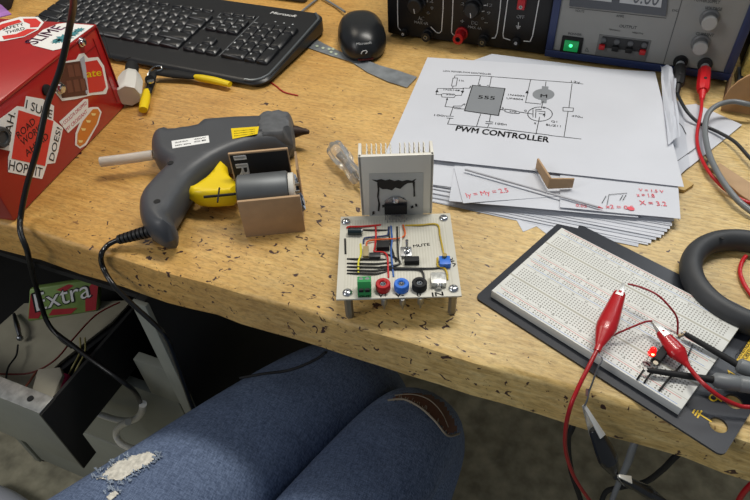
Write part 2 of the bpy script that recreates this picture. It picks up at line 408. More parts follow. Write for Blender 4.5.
# chewing gum pack, leaning back
A = at(27, 322, -.207); B = at(98, 311, -.207); Dd = at(29, 289, -.168); Cc = Dd+(B-A)*.97
nn = (B-A).cross(Dd-A).normalized()
gum = thing('chewing_gum_pack', 'green and red chewing gum pack with white Extra lettering in the drawer', 'gum pack', (A+B)/2)
gg = mat('gum_green', '7f9a54', .45, var=.15, scale=60); gr = mat('gum_red', 'b03038', .45, var=.1, scale=80)
m = MB(); th = nn*.016; m.hexa([A-th, B-th, Cc-th, Dd-th, A, B, Cc, Dd], .003); gp = m.build('box', gg, gum)
def gq(u, v): return A+(B-A)*u+(Dd-A)*v+nn*.0004
m = MB()
for poly in ([(.02, .1), (.16, .06), (.22, .3), (.12, .9), (.03, .85)], [(.82, .05), (.97, .05), (.97, .9), (.86, .85), (.8, .5)], [(.38, .85), (.55, .97), (.62, .9), (.5, .75)], [(.3, .1), (.62, .05), (.7, .2), (.35, .27)]):
    blob(m, [gq(*p) for p in poly], nn, .0002)
m.build('watermelon_print', gr, gum)
m = MB(); write(m, 'Extra', gq(.115, .26)+nn*.0003, gq(.91, .47)+nn*.0003, nn, h=.026, bold=.04, shear=.2); m.build('lettering_outline', ink, gum)
m = MB(); write(m, 'Extra', gq(.13, .29)+nn*.0005, gq(.89, .49)+nn*.0005, nn, h=.023, bold=.008, shear=.2); m.build('lettering', white, gum)
def cable(name, pts, r, mt, label, cat='wire', group=None, seg=10, parent=None, flat=1.):
    m = MB(); m.tube(pts, r, seg, flat=flat); o = m.build(name, mt, parent)
    if parent is None: tag(o, label, cat, group)
    return o
darkred = mat('dark_red_wire', '6b1c1a', .5); brownw = mat('brown_wire', '8a4a34', .5); olive = mat('olive_wire', '8b8350', .5)
cable('red_wire', [at(0, 374, -.198), at(30, 373, -.195), at(55, 360, -.19), at(74, 338, -.19), at(96, 315, -.19), at(120, 302, -.19)], .0011, darkred, 'dark red wire curving over the beige card in the drawer')
cable('orange_wire', [at(2, 382, -.205), at(12, 392, -.2), at(24, 388, -.197), at(36, 372, -.195)], .0013, brownw, 'brown orange wire tangled at the drawer front beside the white block')
for i, dx in enumerate((0, 5)):
    cable('olive_wire', [at(66+dx, 380, -.21), at(72+dx, 368, -.19), at(80+dx, 352, -.186), at(80+dx, 338, -.19)], .0011, olive, ['olive wire nearest the white block in the drawer', 'olive wire nearest the black drawer side'][i])
cable('black_wire', [at(18, 345, -.2), at(16, 356, -.198), at(8, 368, -.196), at(6, 386, -.195), at(10, 400, -.19)], .0011, dblack, 'thin black wire hanging over the beige card at left of drawer')
m = MB(); m.tube([at(14, 314, -.204), at(17, 325, -.198), at(20, 337, -.2)], [.002, .0032, .0024]); m.ball(at(20, 338, -.2), .004); tag(m.build('jack_plug', steel), 'small metal jack plug on the beige card in the drawer', 'plug')
# ---------------------------------------------------------------- white tubing below drawer
wht = mat('dirty_white_plastic', 'efece2', .5, var=.06)
yb = -.022
cable('white_mains_lead', [aty(96, 413, yb), aty(118, 420, yb), aty(133, 420, yb), aty(141, 413, yb), aty(143, 404, yb-.01)], .0045, wht, 'dirty white plastic lead looping out to the black cable end', 'cable')
cable('white_looped_tube', [aty(128, 422, yb-.012), aty(120, 426, yb-.012), aty(116, 434, yb-.012), aty(122, 444, yb-.02), aty(138, 450, yb-.03), aty(152, 452, yb-.04)], .0045, wht, 'dirty white looped tube in front of lower drawer beside the jeans', 'cable')

# ---------------------------------------------------------------- person: seated legs in ripped jeans
def denim_mat():
    m = bpy.data.materials.new('denim'); m.use_nodes = True; nt = m.node_tree; b = nt.nodes['Principled BSDF']; N = nt.nodes.new; L = nt.links.new
    tc = N('ShaderNodeTexCoord')
    def nz(sc, scale, det):
        mp = N('ShaderNodeMapping'); mp.inputs['Scale'].default_value = sc; mp.inputs['Rotation'].default_value = (0, 0, .45); L(tc.outputs['Object'], mp.inputs['Vector'])
        n = N('ShaderNodeTexNoise'); n.inputs['Scale'].default_value = scale; n.inputs['Detail'].default_value = det; L(mp.outputs[0], n.inputs['Vector']); return n.outputs[0]
    a = N('ShaderNodeMath'); a.operation = 'ADD'; L(nz((1, 6, 1), 190, 3), a.inputs[0]); L(nz((6, 1, 1), 190, 3), a.inputs[1])
    r = N('ShaderNodeValToRGB'); r.color_ramp.elements[0].position = .36; r.color_ramp.elements[1].position = .64
    h = N('ShaderNodeMath'); h.operation = 'MULTIPLY'; h.inputs[1].default_value = .5; L(a.outputs[0], h.inputs[0]); L(h.outputs[0], r.inputs[0])
    r.color_ramp.elements[0].color = (*srgb('42526e'), 1); r.color_ramp.elements[1].color = (*srgb('7a8ba8'), 1)
    r2 = N('ShaderNodeValToRGB'); L(nz((1, 1, 1), 9, 3), r2.inputs[0]); r2.color_ramp.elements[0].position = .3; r2.color_ramp.elements[0].color = (.72, .74, .8, 1); r2.color_ramp.elements[1].position = .7
    x = N('ShaderNodeMix'); x.data_type = 'RGBA'; x.blend_type = 'MULTIPLY'; x.inputs[0].default_value = 1; L(r.outputs[0], x.inputs[6]); L(r2.outputs[0], x.inputs[7])
    L(x.outputs[2], b.inputs['Base Color']); b.inputs['Roughness'].default_value = .85
    bp = N('ShaderNodeBump'); bp.inputs['Strength'].default_value = .5; bp.inputs['Distance'].default_value = .0012; L(h.outputs[0], bp.inputs['Height'])
    b2 = N('ShaderNodeBump'); b2.inputs['Strength'].default_value = .6; b2.inputs['Distance'].default_value = .01; L(nz((1, 1.6, 1), 11, 2), b2.inputs['Height']); L(bp.outputs[0], b2.inputs['Normal'])
    L(b2.outputs[0], b.inputs['Normal']); return m
DENIM = denim_mat()
per = thing('person', 'seated person in blue ripped jeans with knees under the bench', 'person', (-.25, .12, -D))
sk = {  # joint: (pos, radius)
    'pelvis': ((-.42, -.47, -.27), .135), 'waist': ((-.47, -.52, -.13), .125),
    'lh': ((-.475, -.40, -.265), .112), 'lt': ((-.352, -.17, -.255), .091), 'lt2': ((-.285, -.03, -.252), .082), 'lk': ((-.222, .105, -.258), .070), 'ls': ((-.205, .15, -.40), .062), 'la': ((-.215, .12, -.68), .05),
    'rh': ((-.27, -.43, -.27), .112), 'rt': ((-.172, -.16, -.265), .084), 'rt2': ((-.140, -.02, -.262), .074), 'rk': ((-.118, .082, -.268), .061), 'rs': ((-.110, .115, -.40), .055), 'ra': ((-.135, -.03, -.68), .048)}
ed = [('pelvis', 'waist'), ('pelvis', 'lh'), ('lh', 'lt'), ('lt', 'lt2'), ('lt2', 'lk'), ('lk', 'ls'), ('ls', 'la'), ('pelvis', 'rh'), ('rh', 'rt'), ('rt', 'rt2'), ('rt2', 'rk'), ('rk', 'rs'), ('rs', 'ra')]
me = bpy.data.meshes.new('jeans'); kn = list(sk); me.from_pydata([sk[k][0] for k in kn], [(kn.index(a), kn.index(b)) for a, b in ed], [])
jo = bpy.data.objects.new('jeans', me); COL.objects.link(jo)
jo.modifiers.new('s', 'SKIN'); sd = jo.modifiers.new('u', 'SUBSURF'); sd.levels = 3; sd.render_levels = 3
for i, k in enumerate(kn):
    v = me.skin_vertices[0].data[i]; v.radius = (sk[k][1],)*2; v.use_root = (k == 'pelvis')
bpy.context.view_layer.update(); dg = bpy.context.evaluated_depsgraph_get()
me2 = bpy.data.meshes.new_from_object(jo.evaluated_get(dg)); bpy.data.objects.remove(jo)
for p in me2.polygons: p.use_smooth = True
me2.materials.clear(); me2.materials.append(DENIM)
JT = BVHTree.FromPolygons([v.co.copy() for v in me2.vertices], [tuple(p.vertices) for p in me2.polygons])
jo = bpy.data.objects.new('jeans', me2); COL.objects.link(jo); jo.parent = per; jo.location = -per.location
def onleg(px, py, off=.001):
    h = JT.ray_cast(CP, ray(px, py).normalized())
    return None if h[0] is None else h[0]+h[1]*off
def legpatch(name, poly, mt, off, jag=0., n=22):
    """patch lying on the trouser surface"""
    import mathutils
    xs = [p[0] for p in poly]; ys = [p[1] for p in poly]; bm = bmesh.new(); g = {}
    def inside(x, y):
        c = False; j = len(poly)-1
        for i in range(len(poly)):
            (xi, yi), (xj, yj) = poly[i], poly[j]
            if (yi > y) != (yj > y) and x < (xj-xi)*(y-yi)/(yj-yi)+xi: c = not c
            j = i
        return c
    nx_, ny_ = n, n
    for i in range(nx_+1):
        for j in range(ny_+1):
            x = min(xs)+(max(xs)-min(xs))*i/nx_; y = min(ys)+(max(ys)-min(ys))*j/ny_
            if inside(x+random.uniform(-jag, jag), y+random.uniform(-jag, jag)):
                p = onleg(x, y, off+random.uniform(0, .0006))
                if p is not None: g[i, j] = bm.verts.new(p)
    for (i, j) in list(g):
        q = [(i, j), (i+1, j), (i+1, j+1), (i, j+1)]
        if all(k in g for k in q): bm.faces.new([g[k] for k in q])
    bmesh.ops.solidify(bm, geom=bm.faces[:], thickness=.0006)
    mb = MB(); mb.bm.free(); mb.bm = bm
    for f in bm.faces: f.smooth = True
    return mb.build(name, mt, per)
legpatch('frayed_rip', [(95, 481), (112, 465), (128, 457), (150, 452), (158, 456), (152, 464), (138, 472), (122, 482), (108, 481)], mat('white_threads', 'd8d4c8', .9, var=.25, scale=200), .0012, .8, 34)
legpatch('frayed_rip', [(105, 498), (115, 490), (120, 494), (112, 502)], MATS['white_threads'], .0012, .4, 14)
fray = mat('denim_fray', '9aa7b8', .9, var=.2)
m = MB()
for pl in ([(94, 479), (104, 476), (112, 484), (124, 484), (136, 474), (150, 466), (160, 458), (158, 452)], [(97, 474), (108, 468), (118, 461), (130, 457)], [(105, 494), (113, 489), (121, 492)]):
    for (x0, y0), (x1, y1) in zip(pl[:-1], pl[1:]):
        for q in range(9):
            t = random.random(); x = x0+(x1-x0)*t; y = y0+(y1-y0)*t
            p = onleg(x+random.uniform(-1.5, 1.5), y+random.uniform(-1.5, 1.5), .0012); q2 = onleg(x+random.uniform(-4, 4), y+random.uniform(-3, 3), .003)
            if p and q2: m.tube([p, q2], .0006, 5, smooth=False)
m.build('loose_threads', fray, per)
legpatch('knee_rip', [(386, 402), (396, 396), (412, 393), (430, 395), (444, 403), (454, 420), (458, 432), (446, 436), (436, 424), (420, 410), (404, 401)], mat('brown_skin', '66402f', .6, var=.1), .0014, .3, 30)
m = MB()
for pl, r in (([(395, 397), (412, 396), (428, 401), (440, 413), (447, 428)], .0007), ([(388, 402), (404, 401), (420, 409), (434, 422), (446, 436), (457, 434)], .0012)):
    m.tube([q for q in (onleg(x, y, .0022) for x, y in pl) if q], r, 6)
for q in range(40):
    t = random.random()*4.999; i = int(t); f = t-i; pl = [(388, 402), (404, 401), (420, 409), (434, 422), (446, 436), (457, 434)]
    x = pl[i][0]*(1-f)+pl[i+1][0]*f; y = pl[i][1]*(1-f)+pl[i+1][1]*f
    p = onleg(x, y, .001); q2 = onleg(x+random.uniform(-1, 4), y+random.uniform(-5, 1), .0028)
    if p and q2: m.tube([p, q2], .0004, 4, smooth=False)
m.build('loose_threads', mat('pale_threads', '9a9080', .9), per)
shoe = mat('dark_shoe', '1d1c1c', .7)
for x, y, a in ((-.215, .12, -.25), (-.135, -.04, -.15)):
    m = MB(); m.X = Matrix.Translation((x, y, -D)) @ Matrix.Rotation(a, 4, 'Z')
    m.ball((0, .09, .035), (.045, .14, .036)); m.ball((0, -.005, .075), (.043, .055, .05)); m.prism([(.045*math.cos(t)*(1 if math.sin(t) > 0 else .8), .08+.15*math.sin(t)) for t in [i*math.pi/12 for i in range(24)]], 0, .022, .004)
    m.build('shoe', shoe, per)

# ---------------------------------------------------------------- red metal toolbox with stickers
red = mat('red_enamel', 'a51c1c', .32, var=.05, scale=25, coat=.3); redd = mat('red_enamel_edge', '7d1214', .4)
TB = V(-.568, .231, 0); td = V(.037, -.224, 0).normalized(); tn = V(-td.y, td.x, 0)   # td runs towards the viewer, tn points to the right side
if tn.x < 0: tn = -tn
tb = V(-tn.x, -tn.y, 0); TH = .109; TL = .227
tbx = thing('toolbox', 'red metal toolbox covered in joke stickers at the left of the bench', 'toolbox', TB+td*TL/2+tb*.13)
m = MB(); P = [TB+tb*0, TB+td*TL, TB+td*TL+tb*.28, TB+tb*.28]
m.hexa([p+Z*.001 for p in P]+[p+Z*(TH-.004) for p in P], .0015); m.build('body', red, tbx)
m = MB(); e = .0012; P2 = [TB+tn*e-td*e, TB+tn*e+td*(TL+e), TB+td*(TL+e)+tb*.282, TB-td*e+tb*.282]
m.hexa([p+Z*(TH-.0038) for p in P2]+[p+Z*TH for p in P2], .0012); m.build('lid', red, tbx)
m = MB(); a0 = TB+tn*.0002
stroke(m, [a0+td*.012+Z*.014, a0+td*.012+Z*(TH-.012)], .0008, tn, .0003); stroke(m, [a0+td*.012+Z*(TH-.02), a0+td*.05+Z*(TH-.02)], .0006, tn, .0003)
m.build('panel_seam', redd, tbx)
m = MB(); m.box((0, 0, 0), (.002, .0014, TH-.008), X=Matrix.Translation(TB+Z*TH/2+tn*.0005)); m.build('corner_edge', redd, tbx)
def ts(px, py, off=.0004): return atp(px, py, TB+tn*off, tn)         # a point on the right side of the toolbox
def tt(px, py, off=.0004): return at(px, py, TH+off)
for i, (px, py, r) in enumerate(((81, 42, .0042), (59.5, 88, .0052))):
    c = ts(px, py); m = MB(); m.lathe([(r*1.25, 0), (r*1.25, .001), (r, .0016), (r*.95, .0042), (r*.6, .005), (0.0005, .005)], c, tn); m.build('side_screw', chrome, tbx)
c = ts(-2, 137); m = MB(); m.lathe([(.0105, 0), (.0105, .0045), (.009, .0065), (.0065, .0065), (.006, .005), (.0005, .005)], c, tn); m.build('round_knob', mat('dark_knob', '3b3d3f', .35), tbx)
c = ts(46, 90); m = MB(); m.lathe([(.006, 0), (.006, .002), (.003, .003), (.0005, .003)], c, tn); m.build('rubber_foot', dblack, tbx)
stk = mat('sticker_white', 'e9e7e2', .4); stkr = mat('sticker_red', 'd2372f', .4); brn = mat('chocolate_print', '573026', .45); brnl = mat('chocolate_light', '6f4234', .45)
m = MB(); blob(m, [ts(*p) for p in ((26, 96), (43, 99), (54, 106), (53, 120), (63, 128), (58, 152), (55, 163), (47, 164), (42, 179), (8, 172), (8, 157), (10, 151), (0, 149), (-2, 120), (8, 113), (17, 106), (24, 107))], tn, .0002); m.build('road_sticker', stk, tbx)
m = MB(); blob(m, [ts(*p, .0008) for p in ((18.5, 110), (53.5, 121), (45, 166), (11.5, 158.5))], tn, .0001); m.build('road_sticker_sign', stkr, tbx)
m = MB()
write(m, 'I SURE', ts(25.5, 108, .0008), ts(51.5, 118.5, .0008), tn, h=.0088, bold=.01)
write(m, 'HOPE IT', ts(8.5, 169.5, .0008), ts(41.5, 177, .0008), tn, h=.0098, bold=.01)
write(m, 'DOES!', ts(53.5, 161.5, .0008), ts(61.5, 129, .0008), tn, h=.0075, bold=.01)
write(m, 'YEAH.', ts(8.5, 149, .0008), ts(15.5, 113, .0008), tn, h=.0085, bold=.01)
write(m, 'ROAD', ts(19, 139, .001), ts(36, 123, .001), tn, h=.0072, bold=-.005)
write(m, 'WORK', ts(23, 146, .001), ts(42, 130, .001), tn, h=.0072, bold=-.005)
write(m, 'AHEAD', ts(27, 157, .001), ts(49, 138, .001), tn, h=.0072, bold=-.005)
m.build('road_sticker_lettering', ink, tbx)
m = MB(); blob(m, [ts(*p) for p in ((61, 62), (76, 59.5), (79, 54), (84, 53), (88, 58), (98, 57), (104, 66), (108, 88), (106, 94), (92, 95), (76, 99), (62, 101), (58, 96), (55, 92), (66, 88), (59, 80))], tn, .0002); m.build('chocolate_sticker', stk, tbx)
m = MB(); blob(m, [ts(*p, .0008) for p in ((65, 63), (80, 61), (87, 95), (62, 98), (58, 80))], tn, .0001); m.build('chocolate_bar', brn, tbx)
m = MB()
for (x, y) in ((67, 65.5), (73.5, 64.5), (66, 81), (73, 80), (80, 79)):
    blob(m, [ts(x+dx, y+dy, .001) for dx, dy in ((0, 0), (5, -.8), (7.5, 11), (2, 12))], tn, .0001)
m.build('chocolate_squares', brnl, tbx)
m = MB(); blob(m, [ts(*p, .0008) for p in ((85, 62), (97, 60), (102, 68), (106, 87), (103, 91), (89, 93))], tn, .0001); m.build('chocolate_wrapper', stkr, tbx)
m = MB(); write(m, 'ate', ts(87, 77.5, .001), ts(101.5, 75.5, .001), tn, h=.0065, bold=.02); m.build('wrapper_lettering', yellow, tbx)
m = MB(); blob(m, [ts(*p, .001) for p in ((80, 59), (84, 56), (86, 68), (88, 93), (86, 94), (84, 78))], tn, .0001); m.build('wrapper_foil', mat('foil_print', 'aeb0b8', .4), tbx)
m = MB(); blob(m, [ts(*p) for p in ((59, 122), (84, 99), (88, 99), (88, 108), (92, 107), (98, 107), (101.5, 112), (98, 124), (86, 145), (80, 148.5), (75, 145), (75.5, 133), (80, 122), (68, 133), (64, 128))], tn, .0002); m.build('croissant_sticker', stk, tbx)
m = MB(); blob(m, [ts(*p, .0008) for p in ((93, 109), (98, 109), (100, 113), (96.5, 124), (85, 143), (80, 146.5), (77, 144), (77.5, 134), (83, 121))], tn, .0001); m.build('baguette_print', mat('baguette', 'cf7d30', .5), tbx)
m = MB()
for x, y in ((91, 113), (86, 120), (81, 128), (78, 140)): blob(m, [ts(x+dx, y+dy, .001) for dx, dy in ((0, 0), (5, .5), (4, 2.6), (1, 2.6))], tn, .0001)
m.build('baguette_scores', mat('baguette_pale', 'f0d58a', .5), tbx)
m = MB(); write(m, "I COULD'A DROPPED", ts(63, 126, .0006), ts(87, 104, .0006), tn, h=.0042, bold=.01); write(m, 'MY CROISSANT', ts(67, 131.5, .0006), ts(87.5, 112.5, .0006), tn, h=.0042, bold=.01)
m.build('croissant_lettering', mat('crimson_ink', 'b52a44', .6), tbx)
# lid stickers
m = MB(); blob(m, [tt(*p) for p in ((-14, 30), (2, 22), (20, 17), (38, 17), (44, 22.5), (38, 30), (24, 37), (4, 41), (-12, 42))], Z, .0002); m.build('lifebuoy_sticker', stk, tbx)
m = MB()
for pl in (((-10, 30), (2, 24), (19, 19.5), (22, 22), (8, 26), (-6, 34)), ((23, 18.7), (36, 18.5), (41, 22.5), (38, 27), (30, 27.5), (30, 24), (24, 21.5)), ((27, 29), (37, 29), (24, 36), (4, 39.5), (2, 36), (16, 34))):
    blob(m, [tt(*p, .0008) for p in pl], Z, .0001)
m.build('lifebuoy_segments', stkr, tbx)
m = MB(); write(m, 'SAFETY', tt(3, 30.5, .0008), tt(24, 25.2, .0008), Z, h=.0085); write(m, 'THIRD', tt(6, 34, .0008), tt(25, 29.5, .0008), Z, h=.0085); m.build('lifebuoy_lettering', ink, tbx)
m = MB(); blob(m, [tt(*p) for p in ((29, 42), (43, 30), (58, 24), (70, 22.5), (76, 24), (94, 25.5), (70, 43), (60, 49), (53, 50.5), (33, 45.5))], Z, .0002); m.build('slime_sticker', stk, tbx)
m = MB(); write(m, 'SLIME', tt(35, 44.5, .0008), tt(66, 27.5, .0008), Z, h=.018, bold=.02); m.build('slime_lettering', mat('plum_ink', '7c4468', .5), tbx)
m = MB()
for x, y, r in ((64, 38, .012), (72, 34, .009), (57, 41, .007), (79, 30, .007)):
    c = tt(x, y, .0009); pts = [c+V(math.cos(a)*r*(1 if k % 2 else .55), math.sin(a)*r*(1 if k % 2 else .55), 0) for k, a in enumerate([i*math.pi/9 for i in range(18)])]; blob(m, pts, Z, .0001)
m.build('slime_splash', mat('teal_ink', '3c7f86', .5), tbx)

# ---------------------------------------------------------------- keyboard
KA = -.0244; kx0, ky0 = -.4664, .3717     # numpad grid
kd = mat('keyboard_black', '1a1b1e', .36, var=.06); keym = mat('key_black', '1c1d20', .30, var=.05); leg_ = mat('key_legend', 'c9ccce', .5)
kb = thing('keyboard', 'black full-size keyboard with worn shiny keys behind the red toolbox', 'keyboard', (-.65, .40, 0))
RX = .0385+.012; KW = .452; KX = Matrix.Translation((kx0, ky0, 0)) @ Matrix.Rotation(KA, 4, 'Z')   # local: x right, y back; origin at right edge of numpad column 2, bottom row
def kz(y): return .0165+(y+.01)*.085
KF, KB = -.050, .141
m = MB(); m.X = KX
def kpoly():
    o = []; xr = RX+.004; xl = RX-KW
    for cx, cy, r, a0 in ((xr-.022, KF+.022, .022, -90), (xr-.02, KB-.02, .02, 0), (xl+.02, KB-.02, .02, 90), (xl+.022, KF+.022, .022, 180)):
        for i in range(7): a = math.radians(a0+i*15); o.append((cx+r*math.cos(a), cy+r*math.sin(a)))
    return o
def inset(poly, d):
    cx = RX-KW/2; cy = (KF+KB)/2; out = []
    n = len(poly)
    for i in range(n):
        a = Vector(poly[i-1]); b = Vector(poly[(i+1) % n]); t = (b-a).normalized(); out.append((poly[i][0]-t.y*d, poly[i][1]+t.x*d))
    return out
pl = kpoly()
layers = [(0, .003, None), (-.0, .008, None), (.002, 0, 'top'), (.005, .0012, 'top')]
vs = []; n = len(pl)
def topz(y): return max(.0085, .010+(y-KF)*.092)
for d, z, kind in ((.004, .002, 0), (0, .006, 0), (0, None, -.003), (.003, None, -.0003), (.008, None, 0)):
    q = inset(pl, d)
    for (x, y) in q: vs.append((x, y, z if z is not None else topz(y)+kind))
fs = [tuple(range(n-1, -1, -1))]
for l in range(4):
    for i in range(n): fs.append((l*n+i, l*n+(i+1) % n, (l+1)*n+(i+1) % n, (l+1)*n+i))
fs.append(tuple(4*n+i for i in range(n)))
m._add(vs, fs); m.build('case', kd, kb)
m = MB(); m.X = KX; xr = RX+.004; ptsr = [(xr-.030, KF+.0035), (xr-.016, KF+.006), (xr-.006, KF+.018), (xr-.0035, KF+.04), (xr-.0035, KB-.035), (xr-.005, KB-.018), (xr-.016, KB-.005)]
m.tube([(x, y, topz(y)+.0002) for x, y in ptsr], .0020, 8); m.build('side_trim', mat('satin_grey_trim', '6e7478', .3, .6), kb)
P_ = .019; keys = []
def key(x, y, w_=1., h_=1., low=False, leg=None): keys.append((x, y, w_, h_, low, leg))
# numpad columns 1-4; x = left edge
NX = -2*P_
for r, row in enumerate((('', '', '', ''), ('7', '8', '9', None), ('4', '5', '6', None), ('1', '2', '3', None))):
    for c, s in enumerate(row):
        if s is not None: key(NX+c*P_, (4-r)*P_, leg=s or ('Num', '/', '*', '-')[c])
key(NX+3*P_, 2*P_, 1, 2, leg='+'); key(NX+3*P_, 0, 1, 2, leg='Enter'); key(NX, 0, 2, 1, leg='0'); key(NX+2*P_, 0, leg='.')
AX = NX-3*P_-.007
for c in range(3):
    key(AX+c*P_, 0, leg=('<', 'v', '>')[c]); key(AX+c*P_, 3*P_, leg=('Del', 'End', 'PgDn')[c]); key(AX+c*P_, 4*P_, leg=('Ins', 'Home', 'PgUp')[c])
key(AX+P_, P_, leg='^')
MX = AX-15*P_-.007
for c, s in enumerate('`1234567890-='): key(MX+c*P_, 4*P_, leg=s)
key(MX+13*P_, 4*P_, 2, leg='Bksp')
for c, s in enumerate('QWERTYUIOP[]'): key(MX+(1.5+c)*P_, 3*P_, leg=s)
key(MX, 3*P_, 1.5); key(MX+13.5*P_, 3*P_, 1.5)
for c, s in enumerate("ASDFGHJKL;'#"): key(MX+(1.75+c)*P_, 2*P_, leg=s)
key(MX, 2*P_, 1.75); key(MX+13.75*P_, 2*P_, 1.25, leg='Enter')
for c, s in enumerate('ZXCVBNM,./'): key(MX+(2.25+c)*P_, P_, leg=s)
key(MX, P_, 2.25); key(MX+12.25*P_, P_, 2.75, leg='Shift')
for x, w_, s in ((0, 1.5, ''), (1.5, 1.25, ''), (2.75, 1.25, ''), (4, 5.5, ''), (9.5, 1.25, 'AltGr'), (10.75, 1.25, ''), (12, 1.25, ''), (13.25, 1.75, 'Ctrl')): key(MX+x*P_, 0, w_, leg=s)
for c in range(12): key(MX+(1.6+c+(c//4)*.4)*P_, 5.25*P_, 1, .55, True)
key(MX, 5.25*P_, 1, .55, True)
for c in range(3): key(AX+c*P_, 5.25*P_, 1, .55, True)
slope = math.atan(.092)
rest = MB()
for i, (x, y, w_, h_, low, lg) in enumerate(keys):
    extra = i >= len(keys)-13 and False
    mb = MB()
    X = KX @ Matrix.Translation((x+w_*P_/2, y+(h_-1)*P_/2 if h_ >= 1 else y, 0))
    cyy = y+((h_-1)*P_/2 if h_ >= 1 else 0); zt = topz(cyy)
    X = KX @ Matrix.Translation((x+w_*P_/2, cyy, zt)) @ Matrix.Rotation(slope, 4, 'X')
    hw = w_*P_/2-.0009; hd = h_*P_/2-.0009; H_ = .0058 if not low else .003; ti = .0026 if not low else .001
    cw = .0036 if not low else .0014; cd = .0020 if not low else .0007; cb = .0012
    A4 = [(-hw, -hd), (hw, -hd), (hw, hd), (-hw, hd)]
    vs = [(x_, y_, 0) for x_, y_ in A4]+[(-hw+.0010, -hd+.0008, H_-.0008), (hw-.0006, -hd+.0008, H_-cd-.0016), (hw-.0006, hd-.0006, H_-cd+.0006), (-hw+.0010, hd-.0006, H_-.0003)]
    vs += [(-hw+.0022, -hd+.0026, H_), (hw-cw-.0006, -hd+.0030, H_), (hw-cw, hd-.0012, H_), (-hw+.0022, hd-.0012, H_)]
    fq = [(3, 2, 1, 0), (8, 9, 10, 11)]
    for q_ in range(4):
        r_ = (q_+1) % 4; fq += [(q_, r_, 4+r_, 4+q_), (4+q_, 4+r_, 8+r_, 8+q_)]
    bv, f_ = mb._add(vs, fq, X)
    es = list({e_ for f in f_[1:] for e_ in f.edges}); r = bmesh.ops.bevel(mb.bm, geom=es, offset=.0004, segments=1, affect='EDGES', profile=.5)
    for f in r['faces']: f.smooth = True
    if lg:
        mb.mi = 1; n_ = (X.to_3x3() @ Z); wd = .0016*len(lg)+.0008
        write(mb, lg, X @ V(-hw+ti+.0012, hd-.0062, H_+.00005), X @ V(-hw+ti+.0012+wd, hd-.0062, H_+.00005), n_, h=.0028)
    if i < 99: mb.build('key', [keym, leg_], kb)
    else:
        o = mb.build('key', [keym, leg_], kb); rest_o = rest_o+[o] if i > 99 else [o]
if len(keys) > 99:   # the far function keys beyond a hundred are one object
    bm = bmesh.new()
    for o in rest_o:
        b0 = len(bm.verts); bm.from_mesh(o.data); bm.verts.ensure_lookup_table()
        bmesh.ops.translate(bm, verts=bm.verts[b0:], vec=wloc(o)); COL.objects.unlink(o); bpy.data.objects.remove(o)
    mb = MB(); mb.bm.free(); mb.bm = bm; o = mb.build('small_function_keys', [keym, leg_], kb); o['kind'] = 'stuff'
m = MB(); m.X = KX; yy = 6.15*P_
kn_ = (Matrix.Rotation(slope, 3, 'X') @ Z)
def kp(x, y, o=.0005): return KX @ V(x, y, topz(y)+o)
a, b_ = at(270.5, 11.5, .0285), at(296, 15.5, .0285)
yl = (KX.inverted() @ ((a+b_)/2)).y
xa = (KX.inverted() @ a).x; xb = (KX.inverted() @ b_).x
m.X = Matrix.Identity(4)
write(m, 'Microsoft', kp(xa, yl-.002, .0012), kp(xb, yl-.002, .0012), KX.to_3x3() @ kn_, h=.0066, bold=.03, shear=.2); m.build('lettering', white, kb)
for i in range(3):
    m = MB(); c = kp(-.009+i*.0145, 5.15*P_, .0006); m.ball(c, (.0016, .0012, .0006), seg=10, rings=6); m.build('status_light', mat('frosted_lens', 'b9bec0', .4), kb)
m = MB(); stroke(m, [kp(NX-.0035, -.006), kp(NX-.0035, 5.5*P_)], .0006, Z, .0004); stroke(m, [kp(AX-.0035, 2.6*P_), kp(AX-.0035, 5.2*P_)], .0006, Z, .0004); m.build('groove_line', mat('grey_line', '8b8f92', .4), kb)

# ---------------------------------------------------------------- mouse
MC = at(361.5, 35, .012); ma = (at(352, 6, .01)-at(362, 60, .01)); mang = math.atan2(ma.y, ma.x)-math.pi/2
ms = thing('computer_mouse', 'black computer mouse resting over a grey strap', 'mouse', (MC.x, MC.y, 0))
MX_ = Matrix.Translation((MC.x, MC.y, .002)) @ Matrix.Rotation(mang, 4, 'Z')
m = MB(); vs = []; fs = []; R_, S_ = 18, 40
for i in range(R_+1):
    for k in range(S_):
        a = 2*math.pi*k/S_; t = i/R_
        ca, sa = math.cos(a), math.sin(a); ex = .78
        x = math.copysign(abs(ca)**ex, ca)*.0345; y = math.copysign(abs(sa)**ex, sa)*.067
        x *= 1-.10*(y/.067)**2-.05*(y/.067)
        if t < .25: s_ = .93+.07*(t/.25); z = .0+.008*(t/.25)
        else:
            q = (t-.25)/.75; s_ = math.cos(q*math.pi/2)**.72 if q < 1 else 0; z = .008+(.031)*math.sin(q*math.pi/2)*(1-.22*max(0, y*s_/.060)**2*1.2-.10*(y*s_/.060))
        vs.append((x*s_, y*s_, z))
for i in range(R_):
    for k in range(S_): fs.append((i*S_+k, i*S_+(k+1) % S_, (i+1)*S_+(k+1) % S_, (i+1)*S_+k))
fs.append(tuple(range(S_-1, -1, -1)))
m._add(vs, fs, MX_); mo = m.build('shell', mat('mouse_black', '1b1d20', .33, var=.04), ms)
mdg = BVHTree.FromPolygons([v.co+wloc(mo) for v in mo.data.vertices], [tuple(p.vertices) for p in mo.data.polygons])
def onm(px, py, o=.0004):
    h = mdg.ray_cast(CP, ray(px, py).normalized()); return (h[0]+h[1]*o, h[1]) if h[0] else (at(px, py, .01), Z)
a, n_ = onm(357, 45.5); b_, _ = onm(372, 44)
m = MB(); write(m, 'Microsoft', a+n_*.0013, b_+n_*.0013, n_, h=.0034, bold=.02); m.build('lettering', leg_, ms)
m = MB(); m.tube([onm(x, y, .0002)[0] for x, y in ((361, 54), (362.5, 51.5), (365.5, 50.5), (367, 52), (365.5, 53.5))], .0006, 6); m.build('swirl_mark', leg_, ms)
